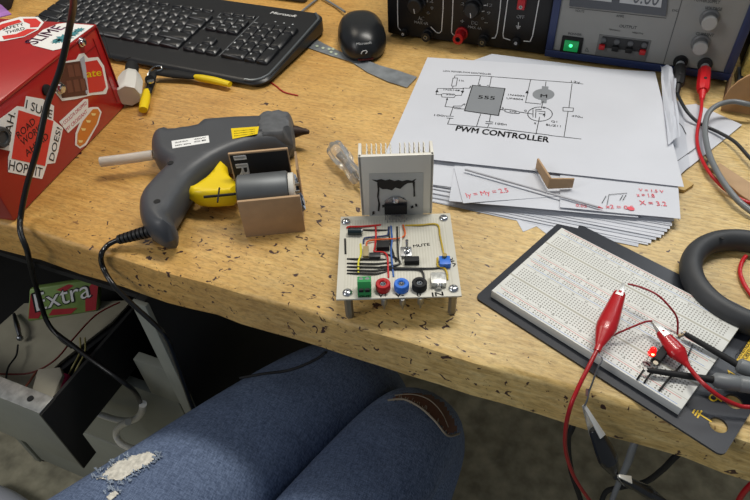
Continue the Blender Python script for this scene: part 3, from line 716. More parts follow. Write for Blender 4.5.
m = MB(); c_ = at(364, 58.5, .0075); m.X = MX_; m.box((0, -.0635, .0045), (.022, .006, .003), .001); m.build('lower_trim', mat('dark_red_lens', '4a0f14', .25), ms)
# cables at the far side
greyc = mat('grey_cable', '76797b', .45)
cable('mouse_cable', [at(345, 12, .006), at(336, 6, .004), at(326, 0, .004), at(308, -11, .004)], .0018, greyc, 'grey mouse cable running away behind the mouse', 'cable')
cable('keyboard_cable', [at(298, 15, .008), at(306, 8, .004), at(316, 0, .003), at(326, -9, .003)], .0018, greyc, 'grey cable leaving the back corner of the keyboard', 'cable')
m = MB(); m.box((-.66, .62, .012), (.34, .05, .022), .004); tag(m.build('plastic_case', mat('slate_plastic', '3a3d41', .5)), 'long dark grey plastic case lying behind the keyboard', 'case')
m = MB(); P = [at(-12, -4, .03), at(0, 2, .03), at(10, 11, .03), at(-2, 14, .03), at(-12, 14, .03)]; m.prism([(p.x, p.y) for p in P], .024, .0255); tag(m.build('pink_wrapper', mat('pink_foil', 'b07ac0', .3, var=.4, scale=25)), 'pink and lilac wrapper in the far left corner', 'wrapper')
m = MB(); P = [at(-30, 30, .0), at(12, 9, .0), at(16, -4, .0), at(-30, -6, .0)]; m.prism([(p.x, p.y) for p in P], .0, .0235, .003); tag(m.build('dark_pouch', mat('brown_black_cloth', '241c1c', .8)), 'dark pouch under the pink wrapper behind the toolbox', 'pouch')

# ---------------------------------------------------------------- strap under the mouse
def ribbon(name, L_, R__, z, th, mt, sub=3):
    m = MB(); n = len(L_); vs = []
    for (a, b), zz in zip(zip(L_, R__), z):
        za, zb = zz if isinstance(zz, tuple) else (zz, zz); p, q = at(*a, za), at(*b, zb); vs += [p, q, p+Z*th, q+Z*th]
    fs = []
    for i in range(n-1):
        k = i*4; j = k+4; fs += [(k, k+1, j+1, j), (k+2, j+2, j+3, k+3), (k, j, j+2, k+2), (k+1, k+3, j+3, j+1)]
    fs += [(0, 2, 3, 1), ((n-1)*4, (n-1)*4+1, (n-1)*4+3, (n-1)*4+2)]
    m._add(vs, fs); return m.build(name, mt)
o = ribbon('metal_strap', [(312, 37), (322, 43), (340, 52), (360, 58), (380, 66), (398, 71), (417, 77.5)], [(302, 46), (316, 51), (331, 56), (351, 62), (368, 73), (388, 82), (407, 88)], [.0006, .0006, .001, .001, (.004, .0008), (.003, .001), .0008], .0009, mat('strap_metal', '84898d', .45, .35, var=.25, scale=60))
tag(o, 'grey metal strap lying from the keyboard under the mouse', 'strap')
m = MB()
for x, y in ((317, 46), (323, 48), (329, 49), (331, 52), (336, 54), (333, 49)): blob(m, [at(x+dx, y+dy, .0024) for dx, dy in ((-2, 0), (0, -1.2), (2.2, 0), (0, 1.2))], Z, .0001)
mk = m.build('paint_marks', mat('pale_green_paint', 'b5bfa8', .6), o)

cable('thin_red_wire', [at(270, 82, .001), at(276, 86, .001), at(284, 92, .001), at(298, 95.5, .001)], .0009, redw, 'thin red wire on bench by the front corner of keyboard')
cable('thin_dark_wire', [at(101, 28, .05), at(106, 42, .04), at(110, 55, .028), at(118, 61, .02), at(131, 57, .022)], .0006, dblack, 'thin dark wire across the keyboard front behind the toolbox')

# ---------------------------------------------------------------- wire cutters, white bottle
wc = thing('wire_stripper', 'wire stripper with yellow dipped handles in front of keyboard', 'wire stripper', at(170, 75, 0))
m = MB(); m.tube([at(154, 72, .012), at(175, 74, .009), at(196, 77, .008)], [.006, .0085, .0055], 10, flat=.5)
m.tube([at(153, 73, .011), at(151, 83, .009), at(147, 95, .008)], [.006, .0052, .0046], 10, flat=.6)
m.cyl(at(150, 80, .003), at(150, 80, .016), .0065); m.build('jaws', dblack, wc)
m = MB(); m.tube([at(195, 77, .008), at(203, 78.5, .008), at(216, 81, .008), at(230, 84.5, .008)], [.0042, .0058, .0058, .0045], 12, flat=.8); m.build('handle', yellow, wc)
m = MB(); m.tube([at(147, 91, .008), at(145, 101, .008), at(143, 110, .008)], [.0048, .0066, .0055], 12, flat=.8); m.build('handle', yellow, wc)
m = MB(); m.lathe([(.0045, 0), (.0045, .002), (.0005, .002)], at(151, 82, .016), Z); m.build('pivot_bolt', chrome, wc)
m = MB(); m.tube([at(147, 80, .016), at(149, 72, .02), at(154, 67, .02), at(160, 66, .018), at(162, 69, .016), at(157, 71, .016)], .0009, 6); m.build('spring_wire', chrome, wc)
bt = thing('white_bottle', 'small white plastic bottle lying between toolbox and wire stripper', 'bottle', at(131, 90, 0))
wpl = mat('white_plastic', 'd3d0c8', .4, var=.03)
m = MB(); a = at(128.5, 96, .0165); b_ = at(131, 76, .0165); q_ = b_-a
m.tube([a, a+q_*.06, a+q_*.62, a+q_*.8, b_, b_+q_*.12], [.0145, .0165, .0165, .0145, .012, .008], 8, flat=.95, smooth=False); m.build('bottle_body', wpl, bt)
m = MB(); m.tube([b_+q_*.1, b_+q_*.5], .0088, 20, smooth=False); m.build('black_cap', dblack, bt)

# ---------------------------------------------------------------- black power cable hanging in front of toolbox
m = MB(); m.tube([at(71, -28, .26), at(73.5, 0, .22), at(70, 25, .19), at(60, 70, .15), at(47, 105, .12), at(37, 150, .085), at(27, 185, .045), at(21, 215, .012), at(20.5, 232, .004), at(27, 250, -.012), at(31, 268, -.05), at(37, 290, -.095), at(49, 325, -.15), at(72, 345, -.153), at(98, 364, -.150), at(122, 381, -.16), at(135, 392, -.19), aty(141, 404, -.03)], .0028, 12)
m.tube([at(29, 262, -.055), at(36, 284, -.090), at(46, 318, -.14), at(60, 338, -.156), at(72, 347, -.155)], .0022, 10)
tag(m.build('black_cable', mat('cable_black', '141414', .38)), 'long black cable hanging across the red toolbox into the drawer', 'cable')

# ---------------------------------------------------------------- glue gun lying on its side
gun = thing('glue_gun', 'dark grey hot glue gun with yellow trigger lying on its side', 'glue gun', at(195, 165, 0))
gm = mat('gun_grey', '45474b', .42, var=.05, scale=30)
out = [(155, 141.5), (160, 138.5), (172, 134.5), (174, 138), (186, 136), (198, 134.5), (203, 129), (217, 127.3), (231, 126.3), (240, 125.6), (262, 125), (286, 124), (291, 127), (293, 140), (290, 150), (262, 153), (240, 160), (232, 163), (219, 169), (205, 179), (195, 188), (189, 197.5), (181, 211), (176, 219), (174, 224), (177.6, 231), (175.5, 238), (166, 241), (154, 236.5), (143.5, 227), (140.5, 212), (143, 202), (150, 193), (160, 182), (167, 175), (166, 171), (158, 165.5), (153.5, 157), (152.5, 148)]
m = MB(); P = [at(x, y, .022) for x, y in out]; pillow(m, P, .0015, .0405, .0125, k=2); gb = m.build('body', gm, gun)
m = MB(); P = [at(x, y, .022) for x, y in ((262, 124.5), (291, 123.5), (294, 130), (293, 146), (270, 150), (258, 146))]; pillow(m, P, .0005, .0425, .006, step=.004, k=3); m.build('front_collar', mat('scuffed_grey', '56585b', .5, var=.2, scale=120), gun)
m = MB(); m.tube([at(291, 132, .022), at(297, 131.5, .022), at(303, 131.5, .022), at(309, 132, .022)], [.008, .0065, .004, .0022], 14); m.build('nozzle', mat('burnt_nozzle', '3a2a22', .6, .3, var=.3, scale=200), gun)
m = MB(); P = [at(x, y, .022) for x, y in ((187, 193), (198, 188.5), (210, 179), (217, 170), (222, 165), (227, 166), (228.5, 175), (233, 182), (239, 187), (240, 196), (232, 198.5), (218, 200), (204, 200), (189, 197.5))]; pillow(m, P, .010, .031, .0045, step=.004, k=2); m.build('trigger', yellow, gun)
for x, y in ((170.5, 163), (157, 201.5)):
    m = MB(); c = at(x, y, .0404); m.lathe([(.0028, -.002), (.0032, 0), (.0032, .0004), (.0005, .0004)], c, Z); m.build('screw_hole', dblack, gun)
m = MB(); blob(m, [at(x, y, .0406) for x, y in ((171.5, 141), (208.5, 135.5), (209.5, 142.5), (172.5, 148.5))], Z, .00015); m.build('rating_label', white, gun)
m = MB()
for s, a, b_ in (('GLUE GUN', (175, 143.2), (188, 141.2)), ('240V 50Hz', (175, 146.2), (191, 143.8)), ('CE', (194, 142.5), (206, 140.5)), ('40W', (194, 139.9), (206, 138))): write(m, s, at(*a, .0409), at(*b_, .0409), Z, h=.0022)
m.build('rating_lettering', ink, gun)
m = MB(); blob(m, [at(x, y, .0406) for x, y in ((231, 128.5), (259, 126.5), (257.5, 134), (232.5, 139))], Z, .00015); m.build('warning_label', yellow, gun)
m = MB()
for k in range(3): write(m, 'CAUTION HOT', at(234, 131.5+k*2.4, .0409), at(255, 129.5+k*2.1, .0409), Z, h=.0013)
m.build('warning_lettering', ink, gun)
m = MB(); a = at(150, 231, .018); b_ = at(117.5, 240, .010)
for k in range(8):
    t = k/8; p = a.lerp(b_, t); q = a.lerp(b_, t+.085); r = .0066-.002*t; m.cyl(p, q, r, r*.94, 14)
m.tube([a, b_], [.004, .003], 8, smooth=False); m.build('strain_relief', rubber, gun)
m = MB(); m.tube([b_, at(108, 245, .006), at(101.5, 254, .004), aty(102.5, 266, -.005), aty(112, 283, -.015), aty(130, 302, -.019), aty(150, 320, -.020), aty(163, 333, -.020), aty(170, 346, -.016), aty(176, 362, -.016), aty(186, 390, -.016), aty(200, 430, -.016)], .0026, 10); m.build('mains_cable', mat('glossy_black_cable', '141414', .18), gun)
m = MB(); m.tube([at(153, 155, .020), at(125, 159, .020), at(100.5, 162, .020)], .0056, 20, smooth=False); tag(m.build('glue_stick', mat('glue_translucent', 'e9e4dc', .25, trans=.45, ior=1.3)), 'translucent glue stick poking from back of the glue gun', 'glue stick')

# ---------------------------------------------------------------- cardboard cradle and DC motor
FL = at(246, 237.5, 0); FR = at(305.5, 231.5, 0); mu = (FR-FL).normalized(); mv = V(-mu.y, mu.x, 0); W_ = (FR-FL).length
cr_ = thing('cardboard_cradle', 'folded cardboard cradle holding a small motor beside glue gun', 'cardboard cradle', (FL+FR)/2+mv*.03)
HC = .0445; DC = .056
def wallp(o, u0, u1, z0, z1, th, name, mt, par, bev=.0004):
    A_ = o+mu*u0; B_ = o+mu*u1; m = MB(); m.hexa([A_+Z*z0, B_+Z*z0, B_+mv*th+Z*z0, A_+mv*th+Z*z0, A_+Z*z1, B_+Z*z1, B_+mv*th+Z*z1, A_+mv*th+Z*z1], bev); return m.build(name, mt, par)
wallp(FL, 0, W_, .0, HC, .003, 'front_wall', card, cr_); wallp(FL+mv*.0032, .001, W_-.001, .0, .003, DC-.004, 'base', card, cr_)
bw = wallp(FL+mv*DC, -.009, W_-.009, .0, HC+.016, .003, 'back_wall', card, cr_)
wallp(FL+mv*(DC-.0006), -.0075, W_-.010, .006, HC+.0145, .0005, 'black_print', ink, cr_)
m = MB(); q = FL+mv*(DC-.0008); write(m, 'IR', q-mu*.004+Z*(HC+.013), q-mu*.004+Z*.028, -mv, h=.012, bold=.03); m.build('print_lettering', white, cr_)
m = MB(); A_ = FL+mu*(W_-.003)+mv*DC*.75; m.hexa([A_, A_+mu*.002, A_+mu*.002+mv*.014, A_+mv*.014, A_+Z*HC, A_+mu*.002+Z*HC, A_+mu*.002+mv*.014+Z*(HC+.012), A_+mv*.014+Z*(HC+.012)]); m.build('side_flap', card, cr_)
mot = thing('dc_motor', 'grey cylindrical DC motor lying in the cardboard cradle', 'motor', FL+mu*.03+mv*.028)
mz = .0355; mc = FL+mv*.0245+Z*mz-mu*.005; mr = .0178
m = MB(); m.lathe([(.004, -.0005), (mr-.002, 0), (mr, .0015), (mr, .047), (mr-.001, .0485), (.004, .049)], mc+mu*.0035, mu, 36); m.build('can', mat('motor_zinc', '66696b', .5, .55, var=.1, scale=40), mot)
m = MB(); m.lathe([(.0005, 0), (.0155, 0), (.0155, .005), (.0005, .0055)], mc+mu*.0527, mu, 24); m.build('end_cap', wpl, mot)
m = MB(); m.cyl(mc+mu*.003, mc-mu*.030, .0014, seg=10); m.build('shaft', dblack, mot)
m = MB(); m.cyl(mc-mu*.016-Z*.0+mv*.012, mc-mu*.016-mv*.010, .0009, seg=8); m.build('cross_pin', dblack, mot)
for dv in (.006, -.006):
    m = MB(); c = mc+mu*.060+mv*dv; m.box((0, 0, 0), (.005, .001, .003), X=Matrix.Translation(c) @ Matrix.Rotation(math.atan2(mu.y, mu.x), 4, 'Z')); m.build('terminal', alu, mot)
m = MB(); rw = [at(290, 173, .03), at(296, 176, .02), at(300, 188, .03), at(306, 209, .012), at(303, 212, .004), at(296, 196, .012)]
vs = []
for i in range(7):
    for j in range(9):
        a = rw[0].lerp(rw[1], i/6); b_ = rw[4].lerp(rw[3], i/6); p = a.lerp(b_, j/8); vs.append(p+V(random.uniform(-.0015, .0015), random.uniform(-.0015, .0015), random.uniform(-.003, .003)))
fs = [(i*9+j, i*9+j+1, (i+1)*9+j+1, (i+1)*9+j) for i in range(6) for j in range(8)]
m._add(vs, fs); bmesh.ops.solidify(m.bm, geom=m.bm.faces[:], thickness=.0004); tag(m.build('crumpled_wrapper', mat('blue_white_wrapper', '8d98a8', .3, var=.5, scale=70)), 'crumpled blue and white wrapper tucked beside the motor', 'wrapper')

# ---------------------------------------------------------------- clear screwdriver
cl = mat('clear_acrylic', 'f8f7f4', .06, trans=.88, ior=1.4)
sd_ = thing('screwdriver', 'clear handled screwdriver lying behind the white heat sink', 'screwdriver', at(345, 162, 0))
m = MB(); a = at(334, 147, .0125); b_ = at(357, 177, .0115); ax = (b_-a).normalized(); L_ = (b_-a).length
u = ax.cross(Z).normalized(); w_ = u.cross(ax); vs = []; fs = []; pr = [(0, .0055), (.0015, .009), (.006, .0105), (.022, .0108), (.030, .0098), (.034, .0075), (.040, .0072), (L_, .0088), (L_+.002, .005)]; S_ = 36
for h, r in pr:
    for k in range(S_):
        an = 2*math.pi*k/S_; rr = r*(1+.09*math.cos(6*an)); vs.append(a+ax*h+u*math.cos(an)*rr+w_*math.sin(an)*rr)
for i in range(len(pr)-1):
    for k in range(S_): fs.append((i*S_+k, i*S_+(k+1) % S_, (i+1)*S_+(k+1) % S_, (i+1)*S_+k))
fs += [tuple(range(S_-1, -1, -1)), tuple((len(pr)-1)*S_+k for k in range(S_))]
m._add(vs, fs); m.build('handle', cl, sd_)
m = MB(); m.cyl(a+ax*.018, a+ax*(L_+.03), .0016, seg=10); m.build('blade', chrome, sd_)

# ---------------------------------------------------------------- amplifier board on standoffs
PA = .3817; PZ = .0293; PWD, PDP = .1016, .1022; PO = V(-.1617, -.0002, 0)
PX = Matrix.Translation((PO.x, PO.y, PZ)) @ Matrix.Rotation(PA, 4, 'Z'); PR = PX.to_3x3()
amp = thing('amplifier_board', 'homemade circuit board with tall white heat sink standing on four metal standoffs', 'circuit board', PO+PR @ V(.05, .05, 0))
def pl_(px, py, o=0.): return PX.inverted() @ at(px, py, PZ+o)
def pp(px, py, o=0.): return at(px, py, PZ+o)
m = MB(); m.X = PX; m.box((PWD/2, PDP/2, -.0008), (PWD, PDP, .0016), .0003); pcbm = mat('perfboard', 'c6c3b6', .45, var=.05, scale=10)
m.mi = 1
for i in range(37):
    x = .0064+i*.00247
    m.box((x, PDP/2, .00002), (.0011, PDP-.012, .00006))
m.build('perfboard', [pcbm, mat('perfboard_strip', 'bfbcae', .5)], amp)
for px, py in ((346, 222), (443.5, 218.5), (347.5, 293), (453.5, 289)):
    q = pl_(px, py); c = PX @ V(q.x, q.y, 0); g = V(c.x, c.y, 0)
    m = MB(); m.lathe([(.0042, 0), (.0042, .0008), (.0034, .0019), (.0018, .0026), (.0005, .0027)], c, Z); s_ = m.build('screw', chrome, amp)
    m = MB(); m.box((c.x, c.y, PZ+.0027), (.0046, .0009, .0003)); m.box((c.x, c.y, PZ+.0027), (.0009, .0046, .0003)); m.build('cross_slot', steel, s_)
    m = MB(); m.cyl(g+Z*.0002, g+Z*(PZ-.0016), .0036, seg=6); m.build('standoff', mat('satin_aluminium', '8e8b84', .45, .8, var=.08), amp)
# heat sink
hl = pl_(362, 216); hr = pl_(432, 213.5); hy = (hl.y+hr.y)/2; hx0, hx1 = hl.x, hr.x; HH = .0665; hsm = mat('heatsink_paint', 'd9d6cc', .5, .15, var=.04, scale=30)
m = MB(); m.X = PX; wth = .0028
hd = .021
cx = (hx0+hx1)/2
m.box((cx, hy+.0018, HH/2), (hx1-hx0, .0036, HH), .0005)
m.box((hx0+wth/2, hy+hd/2, HH/2+.0), (wth, hd, HH), .0006); m.box((hx1-wth/2, hy+hd/2, HH/2), (wth, hd, HH), .0006)
m.build('heat_sink', hsm, amp)
nf = 13
for i in range(nf):
    x = hx0+.0075+(hx1-hx0-.015)*i/(nf-1)
    if abs(i-6) < .5: continue
    m = MB(); m.X = PX; vs = []; k = 9
    for j in range(k):
        y = hy+.0034+(hd-.0035)*j/(k-1); dx = .0004*math.sin(j*2.2)
        vs += [(x+dx-.0004, y, .001), (x+dx+.0004, y, .001), (x+dx+.0004, y, HH-.0008), (x+dx-.0004, y, HH-.0008)]
    fs = []
    for j in range(k-1):
        a = j*4; b_ = a+4; fs += [(a, a+1, b_+1, b_), (a+1, a+2, b_+2, b_+1), (a+2, a+3, b_+3, b_+2), (a+3, a, b_, b_+3)]
    fs += [(3, 2, 1, 0), ((k-1)*4, (k-1)*4+1, (k-1)*4+2, (k-1)*4+3)]
    m._add(vs, fs); m.build('fin', hsm, amp)
hn = PR @ V(0, -1, 0); hp0 = PX @ V(0, hy, 0)
def hs(px, py, o=.0002): return atp(px, py, hp0+hn*o, hn)
m = MB(); blob(m, [hs(*p) for p in ((369, 173.5), (423.5, 172.5), (423, 217), (369.5, 217.5))], hn, .0002); m.build('mica_pad', mat('mica_grey', 'b3b4b0', .35, var=.06, scale=60), amp)
m = MB(); random.seed(3)
def rag(pts, s=.5): return [hs(x+random.uniform(-s, s), y+random.uniform(-s, s), .0006) for x, y in pts]
blob(m, rag([(372, 179.5), (377, 180), (381, 179.5), (386, 180), (390, 179.5), (394, 181), (398, 180), (402, 181.5), (407, 179.5), (412, 180.5), (416, 179), (413, 182.5), (408, 183.5), (404, 185), (400, 188.5), (395, 187), (392, 190), (387, 188.5), (382, 189.5), (379, 187), (377, 182.5)]), hn, .0002)
blob(m, rag([(377, 183), (379, 183), (379.5, 190), (378.5, 197), (380, 204), (379, 211), (377.5, 211), (378, 203), (376.8, 196), (377.6, 190)], .3), hn, .0002)
blob(m, rag([(412, 181), (415, 182), (414.5, 189), (415.5, 196), (413.5, 197), (413.5, 189)], .3), hn, .0002)
for x, y in ((373, 213), (412, 207), (416, 205), (383, 206), (399, 184), (403, 199), (392, 198)): blob(m, rag([(x-1, y-1), (x+1.2, y-1.5), (x+1.5, y+1), (x-1, y+1.6)], .4), hn, .0002)
m.build('scorched_grease', mat('scorch_black', '1d1b19', .6, var=.2, scale=150), amp)
# driver chip
ca, cb = hs(385, 222, 0), hs(407, 222, 0); cxm = pl_(396, 222).x
c0 = PX.inverted() @ ca; c1 = PX.inverted() @ cb; zt = (PX.inverted() @ hs(396, 208.5)).z
chp = MB(); chp.X = PX; chp.box(((c0.x+c1.x)/2, hy-.0026, .0095), (c1.x-c0.x, .0046, .0105), .0005); ch = chp.build('driver_chip', dblack, amp)
m = MB(); m.X = PX; X_ = (c0.x+c1.x)/2; w2 = (c1.x-c0.x)/2-.0005
m.prism([(-w2, 0), (w2, 0), (w2, .003), (.004, .0075), (-.004, .0075), (-w2, .003)], 0, .0013, X=Matrix.Translation((X_, hy-.0004, .0147)) @ Matrix.Rotation(math.pi/2, 4, 'X')); m.build('metal_tab', alu, ch)
m = MB(); c = PX @ V(X_, hy-.0017, .0195); m.lathe([(.0034, 0), (.0034, .001), (.0026, .0022), (.0005, .0024)], c, hn); m.build('clamp_screw', chrome, amp)
for i in range(11):
    x = c0.x+.001+(c1.x-c0.x-.002)*i/10; f = (i % 2)*.0036
    m = MB(); m.tube([PX @ V(x, hy-.003, .0050), PX @ V(x, hy-.0058-f, .0042), PX @ V(x+(i-5)*.0001, hy-.0068-f, .0)], .0005, 6, smooth=False); m.build('pin', alu, ch)
def pwire(pts, col, r=.0007, name='jumper_wire', z=.0012):
    m = MB(); n = len(pts); m.tube([pp(x, y, z if 0 < i < n-1 else .0002) for i, (x, y) in enumerate(pts)], r, 8); m.build(name, col, amp)
wr = mat('wire_red', 'c02323', .4); wo = mat('wire_orange', 'd0622c', .4); wn = mat('wire_navy', '26345e', .4); wbk = mat('wire_black', '1a1a1a', .4); ww = mat('wire_white', 'cfcdc4', .4); wy = mat('wire_yellow', 'b99d2c', .4); wbl = mat('wire_blue', '3a63a8', .4); wyy = mat('wire_bright_yellow', 'd9cf36', .4)
pwire([(347, 228.5), (349, 226.8), (362, 226.5), (381, 225)], wr, .0009); pwire([(375.5, 226), (376, 235), (375, 247), (374.5, 251.5), (384, 252.5), (387.5, 257), (388, 266), (388.5, 278)], wr, .0008, z=.0018)
pwire([(362, 230), (376, 230), (389, 230)], wbk); pwire([(363.5, 244), (364, 239), (368, 237.5), (384, 236), (388, 234), (389, 227)], wn, .0008, z=.0016)
pwire([(367, 248), (367.5, 241.5), (380, 239.5), (398, 238.5), (404, 236), (405, 232), (403, 225)], wo, .0008, z=.002); pwire([(391, 226), (392, 240), (391, 250), (392, 262), (393.5, 277)], wbl, .0008, z=.0014)
pwire([(388.5, 227), (389.5, 238), (391, 246), (393, 252), (396, 262)], wbk, .0007); pwire([(397, 227), (397.5, 240), (398, 252), (400, 263)], wbk, .0008, z=.0024); pwire([(400.5, 226), (401, 240), (400, 252), (401, 264)], ww, .0011, z=.002)
pwire([(360.5, 244), (361, 254), (358.5, 262), (358.5, 273)], wyy, .0009); pwire([(405, 225.5), (420, 225), (437, 224.5), (440, 236), (443, 250), (444, 256)], wy, .0008)
pwire([(437.5, 258), (438, 266), (444, 268), (447, 273), (447.5, 280)], wy, .0009)
for y, x1, yy in ((259, 386, 259.5), (263.5, 392, 262.5), (267, 428, 268.5), (270.5, 390, 268), (273.5, 388, 271)):
    pwire([(347, y), (360, y), (375, y+.3), (x1, yy)]+([(444, 267)] if x1 == 428 else []), wbk, .0008)
pwire([(380, 270), (400, 269), (418, 269.5), (423, 273), (424, 280)], wbk, .0009); pwire([(345, 239), (345.5, 254)], wbk, .0009)
pwire([(384, 253), (396, 258), (400, 263), (392, 266), (380, 267)], wbk, .0008)
def pbox(x0, y0, x1, y1, h, col, name, z0=0.0002, bev=.0003):
    a = pl_(x0, y1, h); b_ = pl_(x1, y1, h); c = pl_(x0, y0, h); w_ = b_.x-a.x; d_ = c.y-a.y
    m = MB(); m.X = PX; m.box(((a.x+b_.x)/2, (a.y+c.y)/2, z0+h/2), (w_, d_, h), bev); return m.build(name, col, amp)
m = MB(); m.cyl(pp(348, 231.5, .0034), pp(361.5, 231.5, .0034), .0032, seg=18); c_ = m.build('capacitor', mat('capacitor_sleeve', '17262b', .35), amp)
m = MB(); m.cyl(pp(361, 231.5, .0034), pp(362.6, 231.5, .0034), .0027, seg=18); m.build('can_end', alu, c_)
pbox(376.5, 240.5, 389.5, 247.5, .005, dblack, 'chip'); pbox(369, 252.5, 380.5, 257, .004, mat('resistor_network', '22262a', .4), 'resistor_network')
pbox(404.5, 256.5, 419.5, 261.5, .005, dblack, 'relay'); pbox(363, 246, 368.5, 256, .003, mat('ceramic_tan', '9c8b62', .5), 'ceramic_capacitor')
pbox(440, 256, 451, 264.5, .005, bluep, 'trimmer'); m = MB(); m.lathe([(.002, 0), (.002, .0035), (.0005, .0035)], pp(444.5, 257.5, .0045), Z); m.build('trimmer_screw', mat('brass', 'a08c5c', .4, .8), amp)
tg = pbox(400.5, 247, 412, 256, .003, alu, 'toggle_switch'); m = MB(); q = pp(407, 252, .003); m.lathe([(.0026, 0), (.0026, .003), (.0016, .0034), (.0014, .006)], q, Z); m.tube([q+Z*.005, q+Z*.013+PR @ V(0, .001, 0)], [.0009, .0014], 10, smooth=False); m.build('toggle_lever', chrome, tg)
for x in (403, 407, 411):
    m = MB(); m.cyl(pp(x, 257, 0), pp(x, 256, .004), .0006, seg=6); m.build('lug', alu, tg)
# green terminal block
gm_ = mat('terminal_green', '2f8d4e', .4); a = pl_(358, 298); b_ = pl_(371.5, 298); tw = b_.x-a.x; ty = a.y+.0003
m = MB(); m.X = PX; m.prism([(0, 0), (.0125, 0), (.0125, .0115), (.0065, .0125), (.0055, .0125), (0, .0045)], 0, tw, X=Matrix.Translation((a.x, ty, .0002)) @ Matrix.Rotation(math.pi/2, 4, 'Z') @ Matrix.Rotation(math.pi/2, 4, 'X') @ Matrix.Scale(1, 4)); tbk = m.build('terminal_block', gm_, amp)
for i in range(2):
    xx = a.x+tw*(.27+.46*i)
    m = MB(); m.X = PX; m.cyl((xx, ty+.0092, .0116), (xx, ty+.0092, .0124), .0018, seg=14); m.build('screw_opening', steel, tbk)
    m = MB(); m.X = PX; m.box((xx, ty+.0022, .0062), (tw*.32, .0032, .0042)); m.build('wire_entry', dblack, tbk)
m = MB(); A1 = PX @ V(a.x+.0012, ty-.0002, .0006); B1 = PX @ V(b_.x-.0012, ty-.0002, .0006); write(m, 'OUT', A1, B1, hn, h=.0022, bold=.05); m.build('marking', ink, tbk)
# three test sockets
for (px, py), mt, nm in (((383, 285), redp, 'red'), ((401.5, 285), bluep, 'blue'), ((419.5, 284), dblack, 'black')):
    q = pl_(px, py, .0045); c = PX @ V(q.x, q.y, 0)
    m = MB(); m.lathe([(.0005, 0), (.0060, 0), (.0062, .0008), (.0062, .0062), (.0056, .007), (.0034, .007), (.0026, .0062), (.0024, .002), (.0005, .002)], c, Z, 32); s_ = m.build('test_socket', mt, amp)
    m = MB(); m.lathe([(.0023, .0022), (.0023, .0058), (.0016, .0058), (.0016, .003), (.0005, .003)], c, Z, 20); m.build('contact', chrome, s_)
    m = MB(); m.lathe([(.0026, -.0018), (.0026, -.009), (.0012, -.011), (.0006, -.0155), (.0003, -.0155)], c+PR @ V(.0005, -.0085, 0), Z, 14); m.build('solder_tag', alu, s_)
# audio jack
pbox(431.5, 272.5, 446.5, 283.5, .0055, mat('jack_silver', 'cfd0cc', .35, .6, var=.4, scale=300), 'audio_jack'); q = pp(439, 284.5, .003); m = MB(); m.cyl(q+PR @ V(0, .001, 0), q-PR @ V(0, .0035, 0), .0027, seg=18); m.build('jack_barrel', chrome, amp)
for dx in (432.5, 444.5):
    m = MB(); m.cyl(pp(dx, 284, .0), pp(dx, 283, .004), .0011, seg=8); m.build('solder_tag', dblack, amp)
m = MB()
for s, a, b_, h in (('MUTE', (413.5, 247.5), (430, 245.5), .0033), ('V+', (378.5, 297.5), (387.5, 297.0), .0042), ('V-', (395.5, 297.2), (404, 296.8), .0042), ('0', (417, 296.6), (421, 296.4), .0042), ('IN', (432.5, 296.5), (443.5, 295.5), .0042), ('VR', (457, 266), (452.5, 257.5), .003)):
    m = MB(); write(m, s, pp(*a, .0001), pp(*b_, .0001), Z, h=h, bold=.03); m.build('handwriting', ink, amp)

# ---------------------------------------------------------------- papers
def sheet(name, px, z, mt, label, group=None, curl=0., zs=None, N=14):
    """a sheet of paper from four corners (near left, near right, far right, far left); curl lifts the near right edge"""
    m = MB(); c = [at(x, y, z) if not isinstance(x, Vector) else x for x, y in px] if not isinstance(px[0], Vector) else list(px)
    vs = []; random.seed(hash(label) % 1000 if False else len(label)+int(z*1e5))
    ph = random.uniform(0, 6)
    for i in range(N+1):
        for j in range(N+1):
            u, v = i/N, j/N; p = c[0]*(1-u)*(1-v)+c[1]*u*(1-v)+c[2]*u*v+c[3]*(1-u)*v
            zz = z+curl*(max(0, u-.6)/.4)**2*(1-v)**3+.0002*math.sin(u*9+ph)*(1-v)
            vs.append((p.x, p.y, zz))
    for q in range(len(vs)): vs.append((vs[q][0], vs[q][1], vs[q][2]+.00025))
    K = (N+1)**2; I = lambda i, j: i*(N+1)+j
    fs = []
    for i in range(N):
        for j in range(N):
            q = (I(i, j), I(i+1, j), I(i+1, j+1), I(i, j+1)); fs += [tuple(reversed(q)), tuple(k+K for k in q)]
    for i in range(N):
        for a, b_ in (((i, 0), (i+1, 0)), ((i+1, N), (i, N)), ((N, i), (N, i+1)), ((0, i+1), (0, i))):
            fs.append((I(*a), I(*b_), I(*b_)+K, I(*a)+K))
    m._add(vs, fs); return tag(m.build(name, mt), label, 'paper', group)
def a4(pn, ang, z, nm, label, group=None, w_=.297, h=.21, right=False, **k):
    """pn: pixel of the near left (or near right) corner"""
    p = at(*pn, z); u = V(math.cos(ang), math.sin(ang), 0); v = V(-u.y, u.x, 0)
    if right: p = p-u*w_
    return sheet('paper_sheet', [p, p+u*w_, p+u*w_+v*h, p+v*h], z, nm, label, group, **k)
rd = math.radians
G = 'loose white sheets in the paper stack'
names = ['lowest white sheet of the stack, its near corner poking out before the board', 'white sheet second from the bottom of the stack', 'white sheet third from the bottom of the stack', 'white sheet fourth from the bottom of the stack', 'white sheet fifth from the bottom of the stack',
         'white sheet sixth from the bottom of the stack', 'white sheet seventh from the bottom of the stack', 'white sheet eighth from the bottom of the stack', 'white sheet ninth from the bottom of the stack', 'white sheet tenth from the bottom of the stack', 'white sheet eleventh from the bottom of the stack', 'white sheet twelfth from the bottom of the stack']
